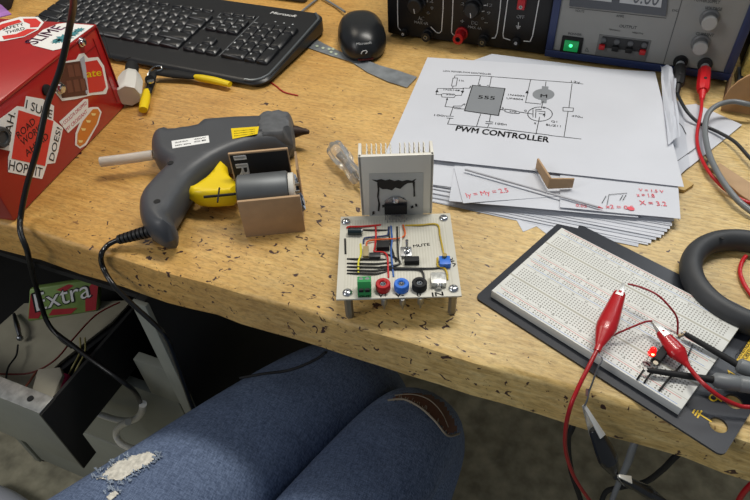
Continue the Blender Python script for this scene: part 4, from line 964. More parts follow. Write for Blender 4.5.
low = [((638, 247), .0, .0004, .262), ((648, 245), 1.2, .0011, .270), ((651, 243.5), .6, .0018, .268), ((656, 240), 2.0, .0025, .272), ((661, 238), 1.6, .0032, .276), ((664, 235), 2.6, .0039, .270), ((667, 232), 2.2, .0046, .272),
       ((670, 229), 3.4, .0053, .270), ((672, 226), 3.0, .0060, .270), ((671, 224), 4.2, .0067, .262), ((674, 221), 5.2, .0074, .262), ((673, 217), 6.4, .0081, .255)]
for i, (pn, an, z, ww_) in enumerate(low):
    a4(pn, rd(an), z, paper if i % 3 else paper2, names[i], G, w_=ww_, h=.19, right=True, curl=.0)
for i, (pts, z) in enumerate([([(523, 232), (537, 226), (550, 205), (500, 190)], .0002), ([(536, 226), (556, 241), (600, 215), (545, 200)], .0003)]):
    sheet('paper_scrap', pts, z, paper, ['pointed corner of a folded sheet sticking out beside the breadboard', 'white sheet corner tucked under the far corner of the breadboard'][i], N=2)
a4((436, 190), rd(3), .0045, paper2, 'white sheet at left of stack just behind the heat sink', None, w_=.18)
a4((449, 201), rd(11), .0092, paper, 'tilted white sheet under the sheet with red equation', w_=.18, h=.12)
e1 = sheet('paper_sheet', [at(463, 203.5, .0100), at(640, 190, .0100), at(628, 150, .0100), at(454, 167.5, .0100)], .0100, paper, 'white sheet with faint red equation beside the heat sink')
m = MB(); write(m, 'Iy = My = 2.5', at(467, 197.5, .0106), at(509, 192, .0106), Z, h=.007); m.build('red_handwriting', redink, e1)
e2 = sheet('paper_sheet', [at(560, 207.5, .0112), at(680.5, 219, .0112), at(677.5, 178, .0112), at(560, 165, .0112)], .0112, paper, 'white sheet with red sums and a small black sketch')
m = MB()
for s, a, b_, h in (('x = 1.8', (637, 196.5), (655, 197.5), .006), ('V = 1.5 V', (639, 191), (664, 193), .0045), ('X = 3.2', (640, 204.5), (667, 206), .0065), ('x2 = 0.5', (606, 208), (634, 209.5), .0055), ('0.02', (576, 206.5), (587, 207.5), .004)):
    write(m, s, at(*a, .0121), at(*b_, .0121), Z, h=h)
q = at(631, 208.5, .0121); blob(m, [q+V(.0035*math.cos(t), .003*math.sin(t), 0) for t in [i*.785 for i in range(8)]], Z, .0001)
m.build('red_handwriting', redink, e2)
m = MB(); stroke(m, [at(602, 203, .0121), at(606, 196, .0121)], .0006, Z); stroke(m, [at(607, 205, .0121), at(609, 194.5, .0121), at(627, 193, .0121)], .0005, Z); stroke(m, [at(620, 200, .0121), at(623, 195, .0121)], .0006, Z); stroke(m, [at(623, 200, .0121), at(626, 195, .0121)], .0006, Z); m.build('black_sketch', ink, e2)
# PWM sheet
ZP = .0130
pa = rd(7.0); p0 = at(388, 163, ZP); p1 = at(683, 186.5, ZP)
A0 = at(396, 127, ZP); 
PWM = [at(385, 154.5, ZP), at(684, 187, ZP), at(655, 72, ZP), at(427.5, 57.5, ZP)]
pw = sheet('paper_sheet', PWM, ZP, paper, 'top white sheet printed with a circuit diagram titled PWM CONTROLLER', N=10)
for v in pw.data.vertices: v.co.z = round((v.co.z-.0)/1)*0+(v.co.z if False else v.co.z)
ZI = ZP+.00052
def pt(x, y): return at(x, y, ZI)
m = MB(); lw = .00075
def S(*p, w_=lw): stroke(m, [pt(*q) for q in p], w_, Z)
S((456, 75), (478, 75.5), (570, 82.5), (583, 84)); S((455, 75.5), (454.5, 78)); S((453, 86), (452.5, 88.5))
S((453, 78), (457.5, 78), (456, 86), (451.5, 86), (453, 78))
S((438, 88.5), (463, 88.5)); S((437.5, 88.5), (436, 94.5), (440, 94.7)); S((463.5, 88.5), (461.5, 95.3), (455.5, 95.4)); S((463, 88), (469.5, 88.2), (470.5, 86))
S((441, 94), (442, 97), (454, 97.5), (455.5, 95.5), (454, 94), (443, 93.6), (441, 94.6)); S((447.5, 98), (445, 106.5), (461, 108)); S((464.5, 109), (454, 108.5)); S((453.5, 106), (450, 116)); S((447.5, 116), (453.5, 116.3)); S((447, 118), (453, 118.3)); S((450, 118), (447.5, 124), (488, 127.5)); S((453.5, 106), (461.5, 106), (463.5, 104))
S((480.5, 76), (478, 85.5)); S((491.5, 76.5), (489.5, 86.5)); S((480.5, 114), (476.5, 126.5)); S((490.5, 115), (489.5, 121)); S((486, 121.5), (493, 122)); S((485.5, 123.3), (492.5, 123.8)); S((489, 124), (487.5, 127.5))
S((500.5, 109.5), (504.5, 110)); S((505, 109), (513, 110), (520, 112), (519, 113.5), (511, 113), (505, 111.5), (505, 109)); S((520, 112), (533, 114))
S((530.5, 80), (525.5, 102.5), (541, 104)); S((546, 81.5), (545.5, 86)); S((543, 101), (541.5, 108)); S((533, 108.5), (533, 117)); S((536, 109), (535.5, 117.5)); S((537, 111), (545, 111.5), (544.5, 117)); S((539, 113.5), (543, 114)); S((539.5, 117), (536, 134)); S((537, 109.3), (541.5, 109.5))
S((572, 84), (569, 107)); S((563, 107.5), (563, 111), (573, 111.5), (573.5, 108), (563, 107.3)); S((568, 111.5), (564, 137)); S((549, 135.3), (581, 139)); S((489, 127.5), (549, 135))
for cx_, cy_, rx, ry in ((540, 114, 12.3, 7.1),):
    S(*[(cx_+rx*math.cos(t), cy_+ry*math.sin(t)) for t in [i*2*math.pi/28 for i in range(29)]])
def tri(x, y, s=1.8, up=True): blob(m, [pt(x-s, y+s*.6), pt(x+s, y+s*.6), pt(x, y-s*.8)] if up else [pt(x, y+s*.6), pt(x+s, y-s*.6), pt(x-s, y-s*.6)], Z, .00012)
tri(437, 91); tri(462.5, 92, 1.8, False); tri(447, 99, 1.2); tri(527, 92); tri(544, 114.5, 1.3)
for s, a, b_, h, bo in (('PWM CONTROLLER', (455.5, 130.5), (548.5, 142.3), .0105, .06), ('LOW POWER PWM CONTROLLER', (443, 71.5), (491, 74.8), .0036, 0), ('555', (478, 98.5), (494.5, 99.8), .0075, .03), ('1k', (459, 81.2), (464, 81.5), .004, 0), ('1N4148', (443.5, 90.2), (459.5, 91.2), .0034, 0), ('50k', (446, 95), (454, 95.4), .0032, 0), ('100n', (434, 115.8), (447, 116.8), .0036, 0), ('100n', (495, 124.3), (506.5, 125.5), .0042, 0),
                        ('1N4004', (508, 95.3), (524.5, 96.8), .0036, 0), ('UF4004', (506.5, 98.8), (523, 100.3), .0036, 0), ('47R', (509, 111.6), (516.5, 112.6), .0024, 0), ('M', (540.5, 97.3), (547, 97.8), .0075, .03), ('12v', (571, 82.5), (580, 83.3), .0048, .01), ('470u', (571.5, 116.7), (582.5, 118), .0038, 0), ('Q1', (551, 122), (557, 122.6), .0034, 0), ('BUZ11', (546, 125.5), (560.5, 127.2), .0038, 0),
                        ('7', (470, 88), (471.5, 88), .004, 0), ('8', (479.3, 85.5), (480.7, 85.5), .003, 0), ('4', (487, 86), (488.7, 86), .003, 0), ('6', (463.5, 105), (465, 105.2), .004, 0), ('3', (501.5, 109), (503.5, 109.2), .004, 0), ('G', (524, 111.5), (526.5, 111.7), .004, 0), ('D', (543, 108.3), (545.5, 108.5), .0035, 0), ('S', (534, 124), (536, 124.2), .0035, 0)):
    write(m, s, pt(*a), pt(*b_), Z, h=h, bold=bo)
m.build('printed_diagram', ink, pw)
m = MB(); gp_ = mat('grey_print', '7f8388', .7)
q4 = [pt(464.5, 110.7), pt(498.5, 115.5), pt(505, 88.5), pt(472.5, 85.3)]; blob(m, [p-Z*.0001 for p in q4], Z, .0001)
blob(m, [pt(543.5+11*math.cos(t), 94.3+5.6*math.sin(t))-Z*.0001 for t in [i*2*math.pi/24 for i in range(24)]], Z, .0001)
blob(m, [p-Z*.00014 for p in (pt(541, 103), pt(546.5, 103), pt(548.5, 86.5), pt(542, 86))], Z, .0001)
m.build('grey_fill', gp_, pw)
m = MB(); q5 = [p+Z*.0001 for p in q4]; stroke(m, q5, .0011, Z, .0001, closed=True); m.build('chip_outline', ink, pw)
sheet('paper_sheet', [at(440, 72, .0122), at(652, 92, .0122), at(652, 74.5, .0122), at(492, 54, .0122)], .0122, paper2, 'white sheet reaching back to the supplies behind the diagram sheet', N=6)
# folded strip and far sheets
def crump(name, px, zf, mt, label, nx_=10, ny_=12, th=.0003, cat='paper'):
    m = MB(); c = [at(x, y, 0) for x, y in px]; vs = []
    for i in range(nx_+1):
        for j in range(ny_+1):
            u, v = i/nx_, j/ny_; p = c[0]*(1-u)*(1-v)+c[1]*u*(1-v)+c[2]*u*v+c[3]*(1-u)*v
            vs.append((p.x, p.y, zf(u, v)))
    fs = [(i*(ny_+1)+j, (i+1)*(ny_+1)+j, (i+1)*(ny_+1)+j+1, i*(ny_+1)+j+1) for i in range(nx_) for j in range(ny_)]
    m._add(vs, fs); bmesh.ops.solidify(m.bm, geom=m.bm.faces[:], thickness=th)
    return tag(m.build(name, mt), label, cat)
sheet('paper_sheet', [at(676, 178, .0016), at(742, 125, .0016), at(696, 104, .0016), at(640, 110, .0016)], .0016, paper, 'white sheet whose right corner points out under the grey cable', curl=.0)
s3 = sheet('paper_sheet', [at(655, 195, .0105), at(692, 160, .0105), at(683, 96, .0105), at(640, 84, .0105)], .0028, paper2, 'greyish sheet between the diagram sheet and the red cable', N=8)
m = MB(); stroke(m, [at(676, 162, .0033), at(697, 147, .0033)], .0007, Z); stroke(m, [at(677, 121, .0033), at(682, 126, .0033), at(686, 134, .0033)], .0009, Z); m.build('printed_line', ink, s3)
crump('plastic_sleeve', [(664, 157), (676, 148), (671, 92), (656, 80)], lambda u, v: .0155+.007*math.exp(-((u-.5)/.28)**2)*(.35+v*.9)+.0012*math.sin(u*17+v*9)*(v > .1)+(.004 if v > .9 else 0), mat('frosted_sleeve', 'c9cdd6', .3, trans=.12, ior=1.2), 'crumpled frosted plastic sleeve along right edge of the diagram sheet', cat='sleeve')
# scraps and cardboard angle
ang = thing('cardboard_angle', 'small folded piece of cardboard standing upright on the white sheets', 'cardboard', at(548, 189, ZI))
zb = ZI+.0002
def upr(a, b_, h, th, name, h2=None):
    A_ = at(*a, zb); B_ = at(*b_, zb); d = (B_-A_).normalized(); n = V(-d.y, d.x, 0)*th; h2 = h if h2 is None else h2
    m = MB(); m.hexa([A_, B_, B_+n, A_+n, A_+Z*h, B_+Z*h2, B_+n+Z*h2, A_+n+Z*h], .0002); return m.build(name, card, ang)
upr((548, 189), (572.5, 188), .0125, .002, 'right_flap', .0112); upr((535.5, 167.5), (547.3, 188.5), .0115, .002, 'left_flap', .0135)
edge_rod = thing('edge_line', 'thin grey line with a red tip, standing in for a shaded sheet edge', 'edge_line', at(530, 188, .0152))  # added rod standing in for a sheet edge line and its shading
m = MB(); za = .0168; m.tube([at(465, 169.5, za-.0030), at(598, 207, za-.0030)], .0011, 8, smooth=False); m.build('shade_line', mat('edge_shade_grey', 'a3a4aa', .4), edge_rod)
m = MB(); m.tube([at(598, 207, za-.0030), at(603, 208.4, za-.0035)], [.0011, .0004], 8, smooth=False); m.build('red_tip', redink, edge_rod)
def flat(name, px, z0, z1, mt, label, cat, bev=.0004):
    m = MB(); P = [at(x, y, z1) for x, y in px]; m.prism([(p.x, p.y) for p in P], z0, z1, bev); return tag(m.build(name, mt), label, cat)
flat('wood_offcut', [(676, 189), (682, 176), (694, 184), (685, 190)], .0001, .004, mat('plywood', 'c4a66c', .8, var=.1), 'tiny plywood offcut beside the right edge of the papers', 'offcut')
flat('cardboard_strip', [(711, 168), (720, 163), (757, 187), (757, 205), (740, 194)], .0001, .003, card, 'flat strip of cardboard under the thick grey cable', 'cardboard')
m = MB(); m.tube([at(706, 155, .004), at(709, 160, .003), at(706, 166, .003), at(711, 170, .004)], .0014, 8); tag(m.build('wire_clip', steel), 'small bent metal clip between the red and grey cables', 'clip')
bxo = thing('cardboard_box', 'open cardboard box with a slanted flap at the right edge', 'cardboard box', at(735, 100, 0))
ps = [aty(719.5, 113, .405), aty(721, 106, .42)]
A_ = at(720, 112, 0); B_ = at(735, 103, 0)
m = MB(); y0 = A_.y; 
q = [V(A_.x, A_.y, .0005), V(A_.x+.012, A_.y+.09, .0005), V(A_.x+.03, A_.y+.10, .075), V(A_.x+.012, A_.y+.02, .046)]
YB = at(722, 111, 0).y
q = [aty(x, y, YB) for x, y in ((720, 112.5), (722.5, 102), (725.5, 96), (730, 89), (738, 82), (747, 76.5), (775, 66), (775, 119))]; q[0].z = q[-1].z = .0006
m = MB(); kq = len(q); m._add(q+[p+V(0, .003, 0) for p in q], [tuple(range(kq)), tuple(range(2*kq-1, kq-1, -1))]+[(i, (i+1) % kq, kq+(i+1) % kq, kq+i) for i in range(kq)], sm=False); m.build('front_wall', mat('cardboard_warm', 'b08a60', .9, var=.08, scale=60), bxo)
m = MB(); A_ = q[0]+V(.0, .0032, 0); m.hexa([A_, A_+V(.003, 0, 0), A_+V(.012, .09, 0), A_+V(.009, .09, 0), A_+V(.001, 0, .010), A_+V(.004, 0, .010), A_+V(.013, .09, .010), A_+V(.010, .09, .010)]); m.build('side_flap', cardd, bxo)

# ribbed black and grey unit behind with sponge
rib = thing('ribbed_metal_unit', 'dark grey ribbed metal unit beside the blue power supply', 'metal unit', V(.26, .60, 0))
rm = mat('ribbed_grey', '5c6062', .4, .6, var=.1)
m = MB(); m.box((.27, .64, .055), (.22, .16, .11), .002); m.build('body', dblack, rib)
for i in range(9):
    m = MB(); m.box((.27, .556, .012+i*.0118), (.22, .008, .006), .001); m.build('rib', rm, rib)
P = aty(738, 74, .527)
m = MB(); m.box((P.x+.06, .532, P.z/2), (.12, .036, P.z), .002); m.build('front_ledge', rm, rib)
m = MB(); m.box((P.x+.027, .531, P.z+.019), (.05, .028, .037), .004); tag(m.build('sponge', mat('yellow_sponge', 'c9b667', .95, var=.3, scale=250, bump=1., bscale=400)), 'yellow cleaning sponge by the ribbed metal unit', 'sponge')

# ---------------------------------------------------------------- black power supply
FY = .522
bp = thing('power_supply', 'black bench power supply with AC and DC knobs and red socket', 'power supply', (-.20, .62, 0))
bc = mat('supply_black', '111216', .5, var=.08)
xl, xr = aty(387.5, 35, FY).x, aty(546, 58, FY).x-.002
m = MB(); m.box(((xl+xr)/2, FY+.10, .109), (xr-xl, .20, .21), .003); m.build('case', bc, bp)
for x in (xl+.02, xr-.02):
    for y in (FY+.02, FY+.18):
        m = MB(); m.cyl((x, y, 0), (x, y, .0042), .008); m.build('foot', rubber, bp)
fn = V(0, -1, 0)
def fb(px, py, o=.0003): return aty(px, py, FY-o)
silver = mat('silver_print', 'd5d7d9', .5); 
for pts in ([(397.5, -14), (397.6, 10), (398, 27.5), (402.5, 32)], [(443.5, -14), (443, 10), (441.5, 31), (439.5, 33), (436.5, 32.5), (431, 27)], [(453.5, -14), (452.5, 15), (451.5, 32.5), (453.5, 35), (457, 35.5)], [(502, -14), (500, 10), (497, 33), (495, 38), (492, 38)], [(509.5, -14), (507, 5), (503, 34), (503.5, 38), (510, 40)], [(541.5, -14), (539, 0), (532.5, 36), (530, 41.5), (524, 41)]):
    m = MB(); stroke(m, [fb(*p) for p in pts], .0012, fn); m.build('panel_outline', silver, bp)
for s, a, b_, h in (('AC', (418, 20), (424.2, 20.6), .0055), ('MAX 4A', (414.5, 23.2), (428, 24.8), .0038), ('DC', (471.5, 24.3), (477.5, 25), .005), ('MAX 4A', (468, 28), (481.5, 29.8), .0038), ('OFF', (516.5, 18), (524, 18.8), .0045), ('+', (460.5, 23), (464, 23.4), .005), ('-', (484.5, 24.3), (487.5, 24.6), .003),
                    ('12', (427, 2), (433, 2.7), .005), ('9', (430.5, 9.7), (433.2, 10), .0045), ('6', (426.7, 14), (429.5, 14.4), .0045), ('12', (487, 6.2), (492, 7), .004), ('9', (487, 14.2), (490, 14.6), .004), ('6', (481, 19.3), (484, 19.7), .004), ('2', (461, 5), (464, 5.4), .004)):
    m = MB(); write(m, s, fb(*a), fb(*b_), fn, h=h, bold=.02); m.build('panel_lettering', silver, bp)
m = MB(); stroke(m, [fb(518.5, 22.5), fb(518, 29)], .0008, fn); stroke(m, [fb(516.2, 26), fb(520.3, 26.4)], .0008, fn); stroke(m, [fb(516.8, 27.6), fb(519.6, 27.9)], .0008, fn)
m.build('earth_symbol', silver, bp)
for x, y in ((408.5, 5.5), (463.5, 11), (482, 11.5), (484, 5.5)):
    m = MB(); stroke(m, [fb(x, y), fb(x+2.2, y-.4)], .001, fn); m.build('dial_tick', silver, bp)
for (x, y), r in (((417.5, 3), .0125), ((473.5, 7), .0125)):
    c = aty(x, y, FY); m = MB(); m.lathe([(r, 0), (r, .003), (r*.86, .0045), (r*.82, .014), (r*.7, .0155), (.0005, .0155)], c, fn, 32); k_ = m.build('knob', black, bp)
    m = MB(); stroke(m, [c+V(.001, -.0157, -r*.65), c+V(0, -.0157, -r*.2)], .001, fn, .0003); m.build('knob_pointer', silver, k_)
def sock(px, py, ring_, top, par, y=FY, r=.0068, ln=.016, oy=0):
    c = aty(px, py, y); m = MB(); m.lathe([(r*1.25, 0), (r*1.25, .003), (r, .0035), (r, ln), (r*.5, ln), (r*.45, ln-.006), (.0005, ln-.006)], c, fn, 24); o = m.build('socket', ring_, par)
    m = MB(); m.lathe([(r*.44, ln-.005), (r*.44, ln+.0005), (r*.3, ln+.0005), (r*.28, ln-.003), (.0005, ln-.003)], c, fn, 16); m.build('socket_contact', top, o); return o
sock(404.5, 32, dblack, silver, bp, r=.0045, ln=.008); sock(428, 34, bc, steel, bp, r=.0065, ln=.012); sock(462, 33, redp, dblack, bp, r=.0072, ln=.022); sock(484, 39, dblack, steel, bp, r=.006, ln=.012); sock(516.5, 41.5, dblack, silver, bp, r=.0048, ln=.006)
c = aty(522.5, 0, FY); m = MB(); m.hexa([c+V(-.0055, 0, -.0105), c+V(.0055, 0, -.0105), c+V(.0055, 0, .02), c+V(-.0055, 0, .02), c+V(-.005, -.008, -.010), c+V(.005, -.008, -.010), c+V(.005, -.003, .02), c+V(-.005, -.003, .02)], .0006); sw = m.build('rocker_switch', mat('red_translucent', 'b0202c', .3), bp)
m = MB(); m.lathe([(.0022, 0), (.0022, .0003), (.0015, .0003), (.0015, 0)], c+V(0, -.0078, -.0065), fn); m.build('off_mark', silver, sw)

# ---------------------------------------------------------------- blue framed power supply
UY = .515; up = thing('power_supply', 'grey faced bench power supply in a dark blue frame', 'power supply', (.03, .65, 0))
blu = mat('supply_blue', '27355e', .4, var=.05); fac = mat('supply_grey_face', '8d8e8c', .5, var=.02)
ux0 = aty(544, 58, UY).x; ux1 = aty(727, 86, UY).x; uz0 = .006; uH = .235
m = MB(); fr = .010
m.box(((ux0+ux1)/2, UY+.15, uz0+uH/2), (ux1-ux0, .28, uH), .006); m.build('case', blu, up)
m = MB()
for c_, d_ in ((((ux0+ux1)/2, UY+.004, uz0+fr/2), (ux1-ux0, .012, fr)), (((ux0+ux1)/2, UY+.004, uz0+uH-fr/2), (ux1-ux0, .012, fr)), ((ux0+fr/2, UY+.004, uz0+uH/2), (fr, .012, uH-2*fr)), ((ux1-fr/2, UY+.004, uz0+uH/2), (fr, .012, uH-2*fr))): m.box(c_, d_, .0015)
m.build('bezel', blu, up)
FYf = UY+.001
m = MB(); m.box(((ux0+ux1)/2, FYf+.004, uz0+uH/2), (ux1-ux0-2*fr+.001, .008, uH-2*fr+.001)); fcp = m.build('front_panel', fac, up)
for x in (ux0+.025, ux1-.025):
    for y in (UY+.03, UY+.25):
        m = MB(); m.cyl((x, y, 0), (x, y, uz0+.001), .009); m.build('foot', rubber, up)
def fu(px, py, o=.0003): return aty(px, py, FYf-o)
dk2 = mat('panel_print', '33363a', .6)
m = MB(); P = [fu(569.5, 5.5, .0), fu(666, 15.6, 0), fu(671, -30, 0), fu(573, -40, 0)]; m.slab([p for p in P], .002); m.build('display_window', mat('smoked_window', '4d5158', .2), fcp)
m = MB(); P = [fu(619.5, 2.5, .0022), fu(661, 7.5, .0022), fu(665, -22, .0022), fu(623, -28, .0022)]; m.slab(P, .0006); lcd = m.build('display', mat('lcd_glass', 'b9bcc0', .2), up)
m = MB(); P = [fu(571, -2.5, .0022), fu(611.5, 2.0, .0022), fu(614, -27, .0022), fu(575, -32, .0022)]; m.slab(P, .0006); m.build('display', mat('lcd_glass', 'b9bcc0', .2), up)
m = MB(); write(m, '0.00', fu(632, 2.8, .003), fu(657.5, 5.8, .003), fn, h=.019, bold=0); m.build('display_digits', mat('lcd_digit', '5a5f66', .5), up)
m = MB(); write(m, '0.00', fu(582, -3.5, .003), fu(607, -.8, .003), fn, h=.019, bold=0); m.build('display_digits', mat('lcd_digit', '5a5f66', .5), up)
for q_ in ([(685.5, -12), (662, 68.5)], [(569.5, 7.5), (666, 18.2)]):
    m = MB(); stroke(m, [fu(*p) for p in q_], .0006, fn); m.build('panel_line', dk2, up)
for s, a, b_, h in (('VOLTS', (575, 11.6), (584, 12.6), .003), ('AMPS', (616, 16.8), (623.5, 17.8), .003), ('OUTPUT', (619, 27.2), (636.5, 29.2), .0036), ('POWER', (568, 34.5), (581.5, 36), .003), ('VOLTAGE', (704.5, 9.3), (721.5, 11), .0036), ('CURRENT', (695.5, 34.7), (713.5, 36.7), .0034), ('POWER SUPPLY', (694, 1), (719.5, 3.9), .004), ('TERMINALS', (608.5, 30), (620, 31.5), .0018), ('NEGATIVE', (632, 33), (643, 34.5), .0018), ('DC', (672, 11.2), (678, 11.8), .0024), ('OUTPUT', (687, 71.3), (697, 72.5), .0024)):
    m = MB(); write(m, s, fu(*a), fu(*b_), fn, h=h); m.build('panel_lettering', dk2, up)
m = MB(); stroke(m, [fu(585, 51), fu(588.5, 51.4), fu(586.8, 47.8)], .0004, fn, closed=True)
m.build('warning_triangle', dk2, up)
c = fu(571.5, 45, 0); m = MB(); m.box((c.x, c.y-.001, c.z), (.027, .003, .0235), .001); m.build('switch_frame', dblack, up)
m = MB(); m.box((c.x, c.y-.0032, c.z), (.0185, .003, .0145), .001); m.build('power_switch', mat('green_lens', '1f8a50', .25, emit='1fae5e', es=.22), up)
m = MB(); m.lathe([(.0022, 0), (.0018, .0006), (.0003, .0008)], (c.x-.0005, c.y-.0047, c.z+.001), fn); m.build('switch_glow', mat('green_lamp', '62ff9c', .3, emit='3dff8c', es=2.6), up)
# recessed terminals
r0 = fu(599.5, 35, 0); r1 = fu(648, 63, 0); rx0, rx1 = fu(597, 45, 0).x, fu(648, 52, 0).x; rzt = fu(625, 37.3, 0).z; rzb = fu(625, 60.5, 0).z
rt = thing('recess', '', '', (0, 0, 0)); bpy.data.objects.remove(rt)
rcd = mat('recess_dark', '2c2d2f', .6)
m = MB(); m.box(((rx0+rx1)/2, FYf-.0004, (rzt+rzb)/2), (rx1-rx0, .0009, rzt-rzb), .0002); m.build('terminal_plate', mat('plate_grey', '6c6d6d', .5), up)
zs_ = rzt-(rzt-rzb)*.58
m = MB(); m.box(((rx0+rx1)/2+.001, FYf-.0010, (rzt+zs_)/2+.0), (rx1-rx0-.007, .0008, rzt-zs_-.003), .0002); m.build('terminal_opening', rcd, up)
for i, mt in enumerate((redp, dblack, dblack, redp)):
    xx = rx0+.0065+(rx1-rx0-.013)*i/3; m = MB(); m.box((xx, FYf-.0035, zs_+.003), (.0075 if mt is redp else .0082, .005, .0065), .001); m.build('push_terminal', mt, up)
    m = MB(); m.lathe([(.0035, 0), (.0035, .002), (.0005, .003)], (xx, FYf-.0012, zs_+.0115), fn, 16); m.build('terminal_eye', mat('clear_grey', '56585b', .3), up)
for x, y in ((709.5, 18), (700.5, 43)):
    c = fu(x, y, 0); m = MB(); m.lathe([(.0108, 0), (.0108, .0025), (.0088, .004), (.0082, .0135)], c, fn, 32); k_ = m.build('knob', mat('knob_grey', '6d6e6f', .45), up)
    m = MB(); m.lathe([(.0084, .0131), (.0084, .0165), (.0076, .0175), (.0005, .0175)], c, fn, 32); m.build('knob_cap', mat('knob_cap_grey', 'a3a3a1', .5), k_)
s1 = fu(680.5, 61.5, 0); s2 = fu(705, 64, 0)
for s_, mt in ((s1, dblack), (s2, mat('deep_red', '8f1a1c', .4))):
    m = MB(); m.lathe([(.0085, 0), (.0085, .003), (.0068, .0035), (.0062, .008), (.0005, .008)], s_, fn, 24); o = m.build('output_socket', mt if mt is dblack else rcd, up)
    m = MB(); m.lathe([(.005, .0075), (.005, .0135), (.0005, .0135)], s_, fn, 18); m.build('socket_insulator', mat('pale_grey_ring', 'a5a8a8', .5), o)
# banana plugs and their leads
def banana(s_, dirv, mt, lead, nm, label, leadpts, lr):
    o = thing('banana_plug_lead', label, 'test lead', s_+V(0, -.014, 0)); a = s_+V(0, -.0138, 0); e = a+dirv
    m = MB(); m.tube([a, a+(e-a)*.06, a+(e-a)*.75, a+(e-a)*.9, e], [.0062, .0074, .0076, .0074, .0062], 8, smooth=False); m.build('plug_body', mt, o)
    q = a+(e-a)*.62+(e-a).cross(V(1, 0, 0)).normalized()*-.0075
    if q.z < (a+(e-a)*.62).z: q = a+(e-a)*.62+(e-a).cross(V(1, 0, 0)).normalized()*.0075
    m = MB(); m.lathe([(.0017, -.0006), (.0017, .0004), (.0004, .0004)], q, (q-(a+(e-a)*.62)).normalized()); m.build('stacking_hole', dblack, o)
    m = MB(); m.tube([e, e+(e-a).normalized()*.014], [.0044, .0028], 12, smooth=False); m.build('strain_relief', mt, o)
    m = MB(); m.tube([e+(e-a).normalized()*.013]+leadpts, lr, 10); m.build('lead', lead, o)
banana(s1, V(.001, -.032, -.009), rubber, mat('lead_black', '26282b', .4), 'black', 'black banana plug lead in left socket of blue power supply', [at(686, 110, .012), at(699, 123, .006), at(718, 132, .006), at(735, 142, .008), at(750, 158, .008), at(770, 176, .0075), at(850, 200, .010), at(940, 200, .003)], .0019)
banana(s2, V(.001, -.037, -.010), mat('plug_red', 'cc1f26', .35), mat('lead_red', 'bb2028', .35), 'red', 'red banana plug lead in right socket of blue power supply', [at(701, 112, .012), at(697, 135, .006), at(699.5, 153, .004), at(709, 172, .0065), at(725, 189, .004), at(742, 200, .003), at(758, 204, .003), at(830, 215, .0025), at(940, 225, .0025)], .0019)
cable('thick_grey_cable', [at(930, 150, .003), at(830, 118, .004), at(772, 108, .016), at(750, 104.5, .022), at(733, 101.5, .022), at(718, 105, .020), at(708, 114, .018), at(705, 130, .015), at(708, 150, .013), at(716, 170, .012), at(729, 190, .010), at(743, 205, .008), at(765, 218, .006), at(830, 240, .0035), at(930, 250, .0035)], .0030, mat('cable_grey_thick', '6d7174', .35), 'thick grey cable looping in from the right edge', 'cable')

# ---------------------------------------------------------------- black rubber ring
RC = V(.1555, .1545, 0)
m = MB(); m.ring(RC+V(.001, -.002, .0110), .0505, .0090, seg=96, rs=24, sq=1.2); o = m.build('rubber_ring', mat('foam_black', '35373a', .55, var=.12, scale=80)); tag(o, 'thick black rubber ring at right edge of the bench', 'rubber ring')
m = MB(); c = at(722, 238, .0214); m.lathe([(.0018, 0), (.0018, .0006), (.0004, .0006)], c, Z); m.build('vent_hole', dblack, o)
cable('red_lead_in_ring', [at(746, 256, .004), at(742, 262, .003), at(740, 272, .0028), at(744, 284, .003), at(752, 296, .003)], .0018, mat('lead_red', 'bb2028', .35), 'red lead lying inside the black rubber ring')

# ---------------------------------------------------------------- breadboard station
BA = -.4076; bo = at(491.5, 290.5, .0105); bo = V(bo.x, bo.y, 0)
b2 = at(676.5, 409, .0105); BA = math.radians(-23.1); BL = .1660
b3 = at(557.5, 228.5, .0105); BWD = .1085
BX = Matrix.Translation(bo) @ Matrix.Rotation(BA, 4, 'Z')
def bl(px, py, z=.0105): return BX.inverted() @ at(px, py, z)
st = thing('breadboard_station', 'double white breadboard mounted on a dark plastic base plate', 'breadboard', bo)
PT = .002
pc = [bl(476.5, 295.5, PT), bl(722, 459, PT)]
h1 = bl(718.5, 425, PT); h2 = bl(734, 401.5, PT)
x0 = pc[0].x; y0 = (pc[0].y+pc[1].y)/2; x1 = pc[1].x
def rr(x0, y0, x1, y1, r):
    o = []
    for cx, cy, a0 in ((x1-r, y0+r, -90), (x1-r, y1-r, 0), (x0+r, y1-r, 90), (x0+r, y0+r, 180)):
        for i in range(5): a = math.radians(a0+22.5*i); o.append((cx+r*math.cos(a), cy+r*math.sin(a)))
    return o
vs, fs = curve_fill(rr(x0, y0, x1, y0+.142, .005), [circ(h1.x, h1.y, .0062), circ(h2.x, h2.y, .0062)] + [circ(h1.x, h1.y+.019*k, .0062) for k in (4, 5)], PT)
m = MB(); m.X = BX; m._add(vs, fs, sm=False); plm = mat('base_plate_black', '2c2f36', .30, var=.05); pla = m.build('base_plate', plm, st)
yp = mat('yellow_print', 'd9b427', .5)
def bq(x, y, o=.0002): return BX @ V(x, y, PT+o)
m = MB(); Zv = Z
a, b_ = bl(711.5, 421.5, PT), bl(699, 412, PT)
def bs(*p, w_=.0011): stroke(m, [at(x, y, PT+.0002) for x, y in p], w_, Z)
bs((711, 421.5), (698.5, 413.5)); bs((701.5, 411), (697.5, 417.5)); bs((698, 410.8), (695, 415.3)); bs((694.5, 410), (692.8, 413))
write(m, 'b', at(713, 393, PT+.0002), at(707, 397.5, PT+.0002), Z, h=.008)
write(m, 'V', at(731.5, 369, PT+.0002), at(724, 371, PT+.0002), Z, h=.006)
m.build('plate_marking', yp, st)
m = MB(); q = [at(x, y, PT+.0002) for x, y in ((735, 362), (756, 375), (771, 352), (754, 333))]; blob(m, q, Z, .0002); lab = m.build('yellow_label', yp, st)
